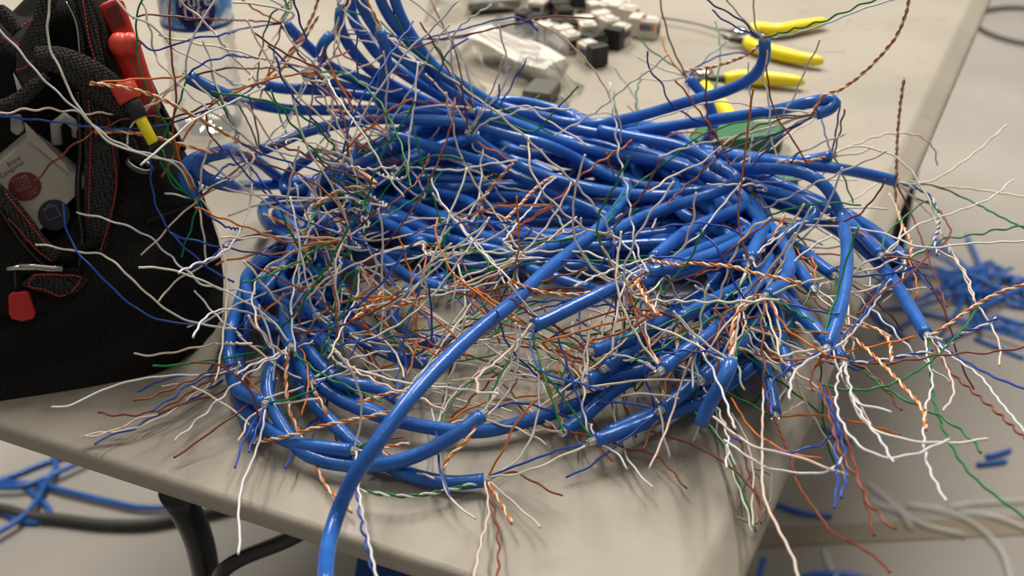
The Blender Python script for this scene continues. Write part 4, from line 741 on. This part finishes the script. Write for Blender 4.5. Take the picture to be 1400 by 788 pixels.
WT = [l.split('|') for l in '''
wb|254,104 256,75 267,45 296,-4|60
b|258,102 275,88 305,78 330,78 355,80 413,92|50
n|262,103 300,95 340,94 400,92|50
wg|256,104 236,117 216,132 200,150 185,165 175,183 174,198|120
wn|256,107 238,120 216,138 200,147 160,154 120,155 76,150 38,150 -4,156|130
g|255,110 245,140 233,168 223,188|60
wo|262,108 275,120 290,135 312,152|50
n|350,117 312,124 279,145 236,161 203,160 165,165 134,178 102,198 75,220 48,247|140
b|355,118 330,132 305,145 270,155 240,167 200,175 160,176 120,173 80,167 40,163 -4,158|140
g|356,112 353,90 358,65 362,45 372,20 404,-2|60
o+wo|357,112 375,95 395,72 415,45 430,15 436,-6|60
g|360,116 375,140 385,165 392,186|70
wg|330,205 325,182 318,165 305,140 293,110 285,75 278,55|80
g|330,206 322,180 308,152 296,120 288,92|80
g|245,236 228,173 216,152 200,119 189,84 187,51 187,20 197,-6|110
n|244,226 236,180 241,130 236,90 232,40 232,-5|100
n|389,32 350,29 280,26 240,23 205,20 181,25|70
b|388,33 340,38 300,48 255,55 230,65 205,67 188,55|70
wb|356,118 330,116 300,102 270,83 240,68 225,52 205,33 180,22 157,-2|80
wn|356,118 345,105 320,80 300,55 285,35 262,15 242,-3|70
wg|340,200 300,160 260,130 222,90 213,78 205,40 195,2|110
wb|268,268 250,226 236,221 211,213 178,203 152,190 132,175 107,152 76,124 48,96 28,71 -4,38|140
wg|268,266 240,225 205,214 180,206 150,195 130,175 110,150 95,125 85,100 68,65 65,35 69,-4|150
o+wo|330,207 290,208 275,205 240,195 200,185 165,180 130,181|110
b|320,386 290,370 260,345 235,320 215,285 207,250 205,201|120
wb|350,402 330,398 280,390 260,375 245,362 225,343 205,325 180,312 155,303 130,296 105,291|150
wg|322,450 290,446 255,438 230,425 205,405 180,382 160,362 135,347 110,345 75,338 48,334|150
b|322,452 300,447 260,443 230,440 200,430 165,405 140,380 120,360 100,335 88,300 86,278|150
wn|345,470 330,470 290,471 265,476 235,482 205,486 183,484|90
wb|330,500 320,505 290,513 250,513 220,515 185,520 150,530 120,543 95,555 70,557|30
n|332,493 290,508 250,525 215,540 183,550|40
b|332,490 300,510 260,525 235,545 205,562|30
n|330,498 270,530 240,550 215,561 190,567 160,568 134,565|16
wn|326,500 310,505 280,530 235,560 200,570 170,582 140,595 113,596|8
b|326,503 290,530 240,558 205,572 180,588 150,595 130,608|8
wo|326,504 285,532 240,560 200,580 165,590 136,592 108,598|8
wb|330,460 322,452 305,440 285,420 266,397|60
wo|372,316 340,322 315,332 300,350 265,370 240,385 217,412|90
b|372,318 340,324 312,332 290,352 262,368|90
wb|360,556 358,590 345,630 332,660 326,700 328,735 326,758|24
b|355,558 340,590 330,610 322,640|24
b|366,558 350,590 340,618|20
wn|355,556 340,575 327,605|20
n|365,558 385,590 402,622|10
g|362,550 400,545 432,532|40
wo|365,552 400,550 436,545|36
o|361,548 350,530 335,515 326,507|30
b|488,622 488,670 495,720 505,760 514,800|36
wb|490,622 492,680 502,730 517,800|40
o+wo|485,616 520,613 560,606|20
n|484,614 515,602 550,598|20
g|484,613 510,600 528,590|26
wg+g|660,658 640,664 600,673 560,679 520,676 483,668|12
wn|668,662 668,700 658,740 646,800|20
n|672,662 678,710 682,750 680,800|20
o+wo|674,657 686,690 694,705 700,716|10
wn|680,662 710,695 740,722|8
n|670,652 700,646 740,665 768,679|12
wg|672,654 720,645 760,628 800,610|40
b|676,652 720,632 770,614 800,608|40
o|668,650 690,612 706,578 735,545|50
o+wo|660,568 640,600 615,625 606,642|20
wb|590,560 598,600 603,650 618,684 650,710|10
b|596,570 598,620 608,660 616,676|12
wb|815,605 830,612 845,622 858,642|10
o|812,606 825,618 838,632|8
wg|845,552 848,600 860,630 880,655 892,668|10
n|800,560 830,600 860,615 890,620 915,640 938,668|8
wb|900,540 902,560 907,590 915,626|12
wb|958,515 975,548 990,580 996,610 992,640|50
g|945,560 990,610 1010,660 1025,700 1033,727|10
wg|948,562 985,600 1005,655 1022,700 1028,727|10
n|985,560 1010,600 1025,650 1038,690 1040,716|14
n|890,590 950,610 1000,640 1045,690 1068,725|16
wn|1000,565 1020,600 1030,650 1028,690 1030,720|14
n|1072,545 1080,625 1090,660 1120,705 1140,730 1170,745 1200,765 1217,783|70
wn|1044,525 1042,620 1045,680 1065,725 1085,765 1093,800|60
wn|975,570 1030,610 1090,625 1130,640 1160,650|70
o|1000,545 1030,590 1060,610 1080,620 1125,628|50
wb|990,602 1050,640 1085,646 1115,648 1140,640 1152,625|50
b|1000,598 1060,618 1110,612 1140,595 1156,572|60
b|1120,540 1140,572 1142,620 1145,660 1140,696|80
b|1126,530 1146,580 1155,620 1157,650 1151,680|80
n|1118,520 1128,548 1140,590 1150,620 1175,660 1190,690 1222,723|90
n|1130,528 1158,600 1170,640 1185,690 1195,732|80
wb|1150,482 1145,520 1145,562 1157,588 1175,609 1206,625 1244,623 1298,601|90
wb|1150,490 1163,530 1166,546 1188,581 1206,605 1221,633|90
wb|1150,492 1160,525 1175,553 1195,557 1219,564|80
wg|1146,494 1170,560 1194,587 1247,603 1300,606 1351,601|90
g|1154,497 1177,504 1207,529 1238,547 1284,569 1306,583 1327,600 1342,619|80
g|1267,461 1273,514 1278,552 1294,596 1323,644 1357,675 1404,710|90
g|1342,410 1324,441 1299,469 1273,494 1243,514 1207,529 1167,534 1124,527|r80
wb|1266,459 1268,489 1275,524 1266,557 1263,597 1269,637 1293,686|90
wn|1268,458 1283,479 1294,501 1304,537 1290,562|80
wb|1271,461 1304,489 1339,514 1365,547 1404,594|90
n|1270,464 1299,507 1329,534 1367,567 1404,602|90
b|1272,462 1304,484 1342,507 1367,519 1404,533|90
b+wb|1270,468 1289,476 1316,456 1337,449 1363,435|90
o+wo|1269,455 1291,448 1316,430 1342,413 1367,400 1406,388|100
n|1157,496 1202,498 1266,489 1304,484 1354,482 1406,474|90
wb+b|1156,494 1185,496 1215,491 1253,484 1276,481|80
o+wo|1140,450 1162,446 1192,448 1212,461 1220,496|80
o+wo|1145,452 1164,461 1202,494 1238,532 1261,560 1266,588|80
n|1154,490 1177,501 1207,527 1231,561|70
b|1236,360 1212,382 1195,408 1177,435 1146,466 1132,486|110
wb|1238,362 1216,384 1198,412 1180,438 1150,470 1110,490 1086,510 1079,545|110
g|1222,248 1248,250 1286,257 1329,276 1367,296 1406,315|90
wo|1222,246 1260,250 1286,255 1316,257 1354,262 1406,270|90
wb+b|1224,247 1253,258 1271,268 1281,288 1283,314 1278,327 1283,349|90
n|1224,250 1253,271 1278,283 1294,304 1300,316 1294,329 1273,347 1240,378 1200,404 1172,430|110
n|1226,252 1245,291 1258,322 1266,344 1278,377 1294,418|70
o+wo|1222,250 1225,271 1233,306 1245,329 1246,350|70
o+wo|1221,245 1226,205 1230,150 1236,107|90
wn|1226,252 1273,294 1286,316 1314,367 1332,410 1354,443 1367,474 1366,500|70
g|1240,355 1273,337 1291,327 1329,322 1367,314 1406,309|90
wb|1100,308 1159,311 1185,315 1207,319 1228,327 1253,337 1278,339 1316,334 1354,332 1406,330|r110
wn|1238,354 1270,340 1296,349 1319,372 1333,412|80
wg|1206,346 1253,309 1304,291 1354,271 1386,245|110
g|1205,346 1212,321 1238,296 1268,275 1284,290|110
b|1206,350 1222,358 1238,363 1258,377 1273,396|90
n|1206,350 1230,352 1250,356 1268,362|80
o|1204,348 1190,330 1175,318 1164,320|90
k|1044,54 1030,44 1010,25 990,15 960,-4|90
wn|1043,54 1018,28 1000,8 990,-6|90
g|1048,54 1085,40 1130,27 1165,12 1204,-4|100
wb|1048,56 1090,45 1135,30 1180,12 1230,-3|100
o+wo|1043,60 1022,74 980,90 937,97|60
wb|1044,58 1049,80 1043,105 1050,130 1053,165 1055,190 1064,222|90
n|1046,62 1050,110 1055,140 1065,165 1080,185 1105,227|90
o|1045,54 1047,48 1046,44|70
o+wo|1117,154 1116,145 1124,132 1150,122 1180,100 1205,75 1225,50 1238,20 1244,-6|120
wb|1114,154 1080,150 1040,147 1000,140 970,140 920,155 880,167|90
g|1114,155 1060,160 1000,170 950,190 920,215 880,245 845,275 833,304|130
n|1114,156 1060,165 1020,180 990,205 960,235 930,262 912,280|130
wo|1114,157 1050,175 1000,190 960,222 920,240 890,262|130
k|1116,158 1080,175 1050,187 1010,200 980,213|110
wg|1115,157 1060,172 1010,186 960,196 900,214|110
n|1137,211 1148,180 1154,150|60
b|1136,211 1143,180 1149,138|60
wb|1135,212 1130,190 1123,160|60
g|1137,214 1148,230 1158,255 1166,277|50
wb|1136,215 1128,235 1103,257|50
wo|1138,213 1170,210 1195,202|60
o+wo|1134,212 1100,221 1064,221|60
k|985,210 975,180 940,158 915,140 905,115 888,95 885,70|r100
wg|757,186 790,168 825,145 860,115 890,95 914,73|r100
wn|849,196 847,165 835,135 815,100 790,70 760,45 727,28|r100
b|453,48 509,48 580,53 620,53 670,40 735,27|80
b|520,44 560,56 600,48 640,38 680,27 712,25 736,42|80
n|520,45 560,66 600,54 650,45 720,28 770,22 800,25 814,24|80
wg|649,150 644,119 634,84 616,53 593,25 556,-5|90
g|643,184 660,166 700,172 730,180 760,150 791,118|120
wn|650,152 690,150 720,145 740,160 765,175 790,190 805,200|120
wb|641,182 655,160 672,140 690,115 692,80 681,34|110
wn|641,181 658,150 675,118 688,78|110
b|641,182 662,165 678,140 684,115|110
b|588,120 602,95 612,72 640,52|90
n|641,178 636,150 630,110|110
o|641,184 660,200 680,208 700,222|110
wb|642,186 650,205 670,215 700,235 712,238|112
g|540,20 560,60 600,95 640,125 700,155 760,185|90
wb|519,44 540,60 580,85 620,110 660,140 690,158|100
wb|525,75 500,90 480,98 450,108 425,112|90
wn|524,70 530,110 527,150 530,180 535,205|100
b|489,40 487,80 490,105 480,135 465,160|90
wb|453,50 440,70 425,95 415,125 400,155 380,195|90
n|453,49 470,75 500,90 530,98 560,104|90
n|440,65 430,110 425,150 422,180|90
o+wo|436,20 418,50 402,70 380,100 358,112|80
n|389,34 378,60 370,95 362,120 352,140|80
wn|389,30 370,60 352,85 340,110|70
o|389,30 370,24 350,14 332,0|70
wg|466,14 460,40 458,70 470,95 500,115 530,125 550,122|90
g|466,12 490,20 520,30 545,55 580,90|90
wb|466,10 480,25 500,40 518,60 540,75 580,88|96
b|357,206 330,222 300,235 268,268|90
n|357,206 330,228 300,250 272,270|90
wg|357,206 340,225 300,250 272,262|90
wb|357,206 375,180 395,160 412,120 430,80|90
g|357,206 345,180 330,150 318,130|90
n|357,204 352,180 345,150 340,130|90
n|357,206 330,195 300,200 288,185 280,155|90
wn|357,208 372,196 395,188 410,180|96
o|268,268 258,245 246,220 240,195 232,182|80
wn|268,270 275,240 280,215 290,190|90
g|268,271 268,290 258,320 247,352|100
wg|269,272 275,300 280,335 282,362|100
b|269,270 280,290 300,305 330,315|90
wb|268,269 245,268 225,264|90
g|268,270 245,255 230,230 222,205|110
g|268,268 250,262 235,250 220,220|110
wb|768,238 745,255 730,280 712,300 688,330|r140
o+wo|766,238 745,248 728,262 710,282 690,302|r140
'''.strip().split('\n')]
ENDL = 60
for col, pp, lz in WT:
    pts = [tuple(float(v) for v in a.split(',')) for a in pp.split()]
    rev = lz.startswith('r'); l1 = float(lz.strip('r'))
    tip = nearest(*pts[0])
    # layer of the root: where the cable tip itself stands
    d_t = tip['p'][1] * 1e3; l0 = min(D0(pts[0][0]), dtab(*pts[0])) - d_t
    near = math.hypot(tip['px'] - pts[0][0], tip['py'] - pts[0][1]) < 26
    if not near: l0 = min(l1, 95)
    q = [] ; n = len(pts)
    d = np.concatenate([[0], np.cumsum([math.hypot(pts[i + 1][0] - pts[i][0], pts[i + 1][1] - pts[i][1]) for i in range(n - 1)])]); d /= d[-1]
    for i, (x, y) in enumerate(pts):
        l = l0 + (l1 - l0) * d[i]; p = P(x, y, l)
        if x < 312:
            k = 0
            while bag_dist(p) < 11 + 3 * math.sin(i) and k < 60 and y < 520: l += 3; p = P(x, y, l); k += 1
            k = 0
            while bag_dist(p) > 26 and k < 80 and y < 500 and i > 0: l -= 2; p = P(x, y, l); k += 1
        overtab = (p - corner).dot(eL) > 0 and (p - corner).dot(eR) > 0
        if overtab and p[2] < TZ + .0012: p = WZ(x, y, 1.3)
        q.append(p)
    if near: q[0] = tip['p'] + tip['d'] * .001 + np.array([random.uniform(-1, 1), random.uniform(-1, 1), random.uniform(-1, 1)]) * .0012
    cs = col.split('+'); 
    for cc in cs:
        if cc in tip['cols']: tip['cols'].remove(cc)
    put_wire(np.array(q), cs[0], tip, cs[1] if len(cs) > 1 else None)

# the rest of each cable's eight wires, sprung out at random from its tip
rg = np.random.default_rng(5); rnd = random.Random(11)
def rand_wire(tip, col, L, spread, twin=None, front=False):
    d = tip['d'] * rnd.uniform(.15, .9) + rg.normal(size=3) * np.array([1, .9, .55]) * spread
    if front: d[1] = abs(d[1]) + .35
    d /= np.linalg.norm(d); p = tip['p'] + tip['d'] * .001 + rg.normal(size=3) * .0011
    n = int(L / .012) + 2; q = [p]; bend = rg.normal(size=3) * .17; 
    for i in range(n):
        d = d + bend + rg.normal(size=3) * .09 + np.array([0, 0, -.035]); d /= np.linalg.norm(d)
        p = p + d * .012
        overtab = (p - corner).dot(eL) > 0 and (p - corner).dot(eR) > 0
        if overtab and p[2] < TZ + .002: p[2] = TZ + .002 + abs(rg.normal()) * .003; d[2] = abs(d[2]) * .6 + .06
        if bag_dist(p) < 8 and p[0] < -.12: p = p + bn * (8 - bag_dist(p)) * 1e-3; d = d - bn * min(0, d.dot(bn)) 
        q.append(p)
    put_wire(np.array(q), col, tip, twin)
for tip in cable_tips:
    cols = list(tip['cols']); inframe = -5 < tip['py'] < 770
    if not inframe: continue
    buried = 'buried' in tip['obj']['label']
    if 'o' in cols and 'wo' in cols and rnd.random() < .3:
        cols.remove('o'); cols.remove('wo'); rand_wire(tip, 'o', rnd.uniform(.04, .09), .5, 'wo')
    far = tip['py'] < 190 or tip['px'] > 1100
    front = tip['py'] > 480; rside = tip['px'] > 1000 and tip['py'] > 400
    for c_ in cols:
        if (far and rnd.random() < .5): L = rnd.uniform(.012, .035)
        elif front or rside: L = rnd.uniform(.02, .06)
        else: L = rnd.uniform(.045, .105)
        rand_wire(tip, c_, L, rnd.uniform(.3, .7), front=front)
print('wires', WIRES, 'tips', len(cable_tips))

# ------------------------------------------------------------------ things on the floor
rg = np.random.default_rng(33)
def scrap(pts, label, group=None, r=.0036):
    o = MB().tube(resample(np.array(pts), .012), r, 8).build('cable_offcut', M['jacket']); return tag(o, label, 'cable offcut', group)
cen = FL(1330, 395)
for k in range(64):
    L = rg.uniform(.09, .20); a = rg.uniform(0, math.pi); rad = abs(rg.normal()) * .165; th = rg.uniform(0, 6.28)
    c_ = cen + np.array([math.cos(th) * rad * 1.25, math.sin(th) * rad * 1.1, 0]); z = .004 + .025 * max(0, 1 - rad / .16) * rg.random()
    dx, dy = math.cos(a) * L / 2, math.sin(a) * L / 2; b_ = rg.normal() * .02; tl = rg.normal() * .006
    scrap([[c_[0] - dx, c_[1] - dy, max(.004, z - tl)], [c_[0] - dy * b_ * 4, c_[1] + dx * b_ * 4, z + .002], [c_[0] + dx, c_[1] + dy, max(.004, z + tl)]], 'blue cable offcut in the blurred heap on the floor', 'blue cable offcuts heaped on the floor')
def fl(pts, z=4): return [FL(x, y, z) for x, y in pts]
scrap(fl([(1336, 636), (1354, 634), (1376, 631)]), 'lower of two short blue offcuts lying together on the floor')
scrap(fl([(1348, 625), (1364, 622), (1381, 616)]), 'upper of two short blue offcuts lying together on the floor')
scrap(fl([(1060, 688), (1080, 697), (1105, 703), (1137, 706)]), 'curved blue offcut on the floor beside the table corner')
scrap(fl([(1122, 584), (1140, 596), (1164, 606)]), 'short blue offcut on the floor behind hanging wires')
scrap(fl([(1205, 462), (1235, 445), (1262, 430)]), 'blue offcut on the floor left of the blurred heap'); scrap(fl([(1332, 463), (1360, 474), (1400, 490)]), 'blue offcut at the front of the blurred heap'); scrap(fl([(1300, 436), (1316, 438), (1330, 440)]), 'tiny blue offcut below the blurred heap')
scrap(fl([(1345, 445), (1372, 444), (1410, 443)]), 'straight blue offcut at the right edge below the blurred heap')
tag(MB().tube(resample(np.array(fl([(1020, 830), (1034, 800), (1044, 764)], 40)), .012), [.0045] * 0 or .0042, 8).build('cable_offcut', M['jacket']), 'pointed blue offcut at the bottom edge under the table corner', 'cable offcut')
tag(MB().tube(resample(np.array(fl([(1070, 800), (1110, 787), (1150, 785), (1200, 795)], 6)), .012), .0045, 8).build('cable_offcut', M['jacket']), 'blue cable arc at the bottom edge of the floor', 'cable offcut')
STR = [([(1186, 660), (1210, 680), (1232, 700), (1246, 724)], 'clear plastic strip on the floor, steep one left of the group'), ([(1190, 686), (1230, 700), (1262, 718), (1320, 732)], 'clear plastic strip on the floor, with a bright end'),
       ([(1240, 690), (1290, 698), (1330, 716), (1368, 752), (1384, 800)], 'long clear plastic strip curving down to the bottom right'), ([(1310, 700), (1350, 704), (1410, 726)], 'clear plastic strip running to the right edge'),
       ([(1296, 694), (1330, 688), (1410, 684)], 'clear plastic strip lying level at right'), ([(1128, 752), (1134, 772), (1146, 795)], 'short clear plastic strip near the bottom edge')]
for p_, lb in STR:
    c = resample(np.array(fl(p_, 5)), .012); tag(MB().tube(c, .0048, 8).build('clear_strip', M['strip']), lb, 'plastic strip', 'clear plastic strips on the floor')
a = np.linspace(0, 2 * math.pi, 50); rc = FL(1412, 39); tag(MB().tube(np.array([[rc[0] + .155 * math.cos(t), rc[1] + .165 * math.sin(t), .007] for t in a]), .0062, 8, cap=False).build('cable_ring', M['rubber']), 'dark cable ring lying on the floor at the top right', 'cable')
scrap(fl([(-40, 668), (20, 650), (60, 634), (100, 622), (130, 610)]), 'blue cable run on the floor at the left, upper strand', None, .0042)
scrap(fl([(-40, 664), (30, 665), (70, 650), (110, 632), (140, 616)], 12), 'blue cable run on the floor at the left, second strand', None, .0042)
scrap(fl([(-40, 662), (0, 660), (60, 664), (90, 672), (150, 686), (190, 694), (230, 692), (262, 680)], 8), 'blue cable on the floor curving towards the table leg', None, .0042)
scrap(fl([(-40, 752), (0, 727), (30, 708), (50, 685), (62, 662), (76, 640), (72, 620)], 12), 'blue cable on the floor crossing steeply at the left', None, .0042)
scrap(fl([(36, 668), (56, 684), (68, 700), (60, 712), (36, 714), (14, 706), (-20, 690)], 5), 'blue cable on the floor closing a small loop at the left', None, .0042)
tag(MB().tube(resample(np.array(fl([(-60, 692), (0, 696), (40, 706), (80, 710), (140, 717), (200, 717), (250, 708), (300, 698), (360, 680)], 8)), .012), .0078, 10).build('thick_cable', M['rubber']), 'thick black cable on the floor at the left', 'cable')
# blue storage bin under the table
bc = WZ(655, 842, -260); bin_ = thing('storage_bin', (bc[0] + .03, bc[1] + .06, 0), 'blue plastic bin on the floor under the table front', 'bin')
bw, bd, bhh = .26, .2, bc[2]; o_ = np.array([bc[0] + .05, bc[1] + .05, 0])
for nm, c_, s_ in (('wall', (0, -bd / 2, bhh / 2), (bw, .004, bhh)), ('wall', (0, bd / 2, bhh / 2), (bw, .004, bhh)), ('wall', (-bw / 2, 0, bhh / 2), (.004, bd, bhh)), ('wall', (bw / 2, 0, bhh / 2), (.004, bd, bhh)), ('base', (0, 0, .004), (bw, bd, .006)), ('lid', (0, 0, bhh + .004), (bw + .02, bd + .02, .008))):
    MB().box(o_ + np.array(c_), s_, rotz(0)).build(nm, M['bin'], bin_, smooth=False, bevel=.0015)
for o in bpy.data.objects:
    if '_w' in o: del o['_w']
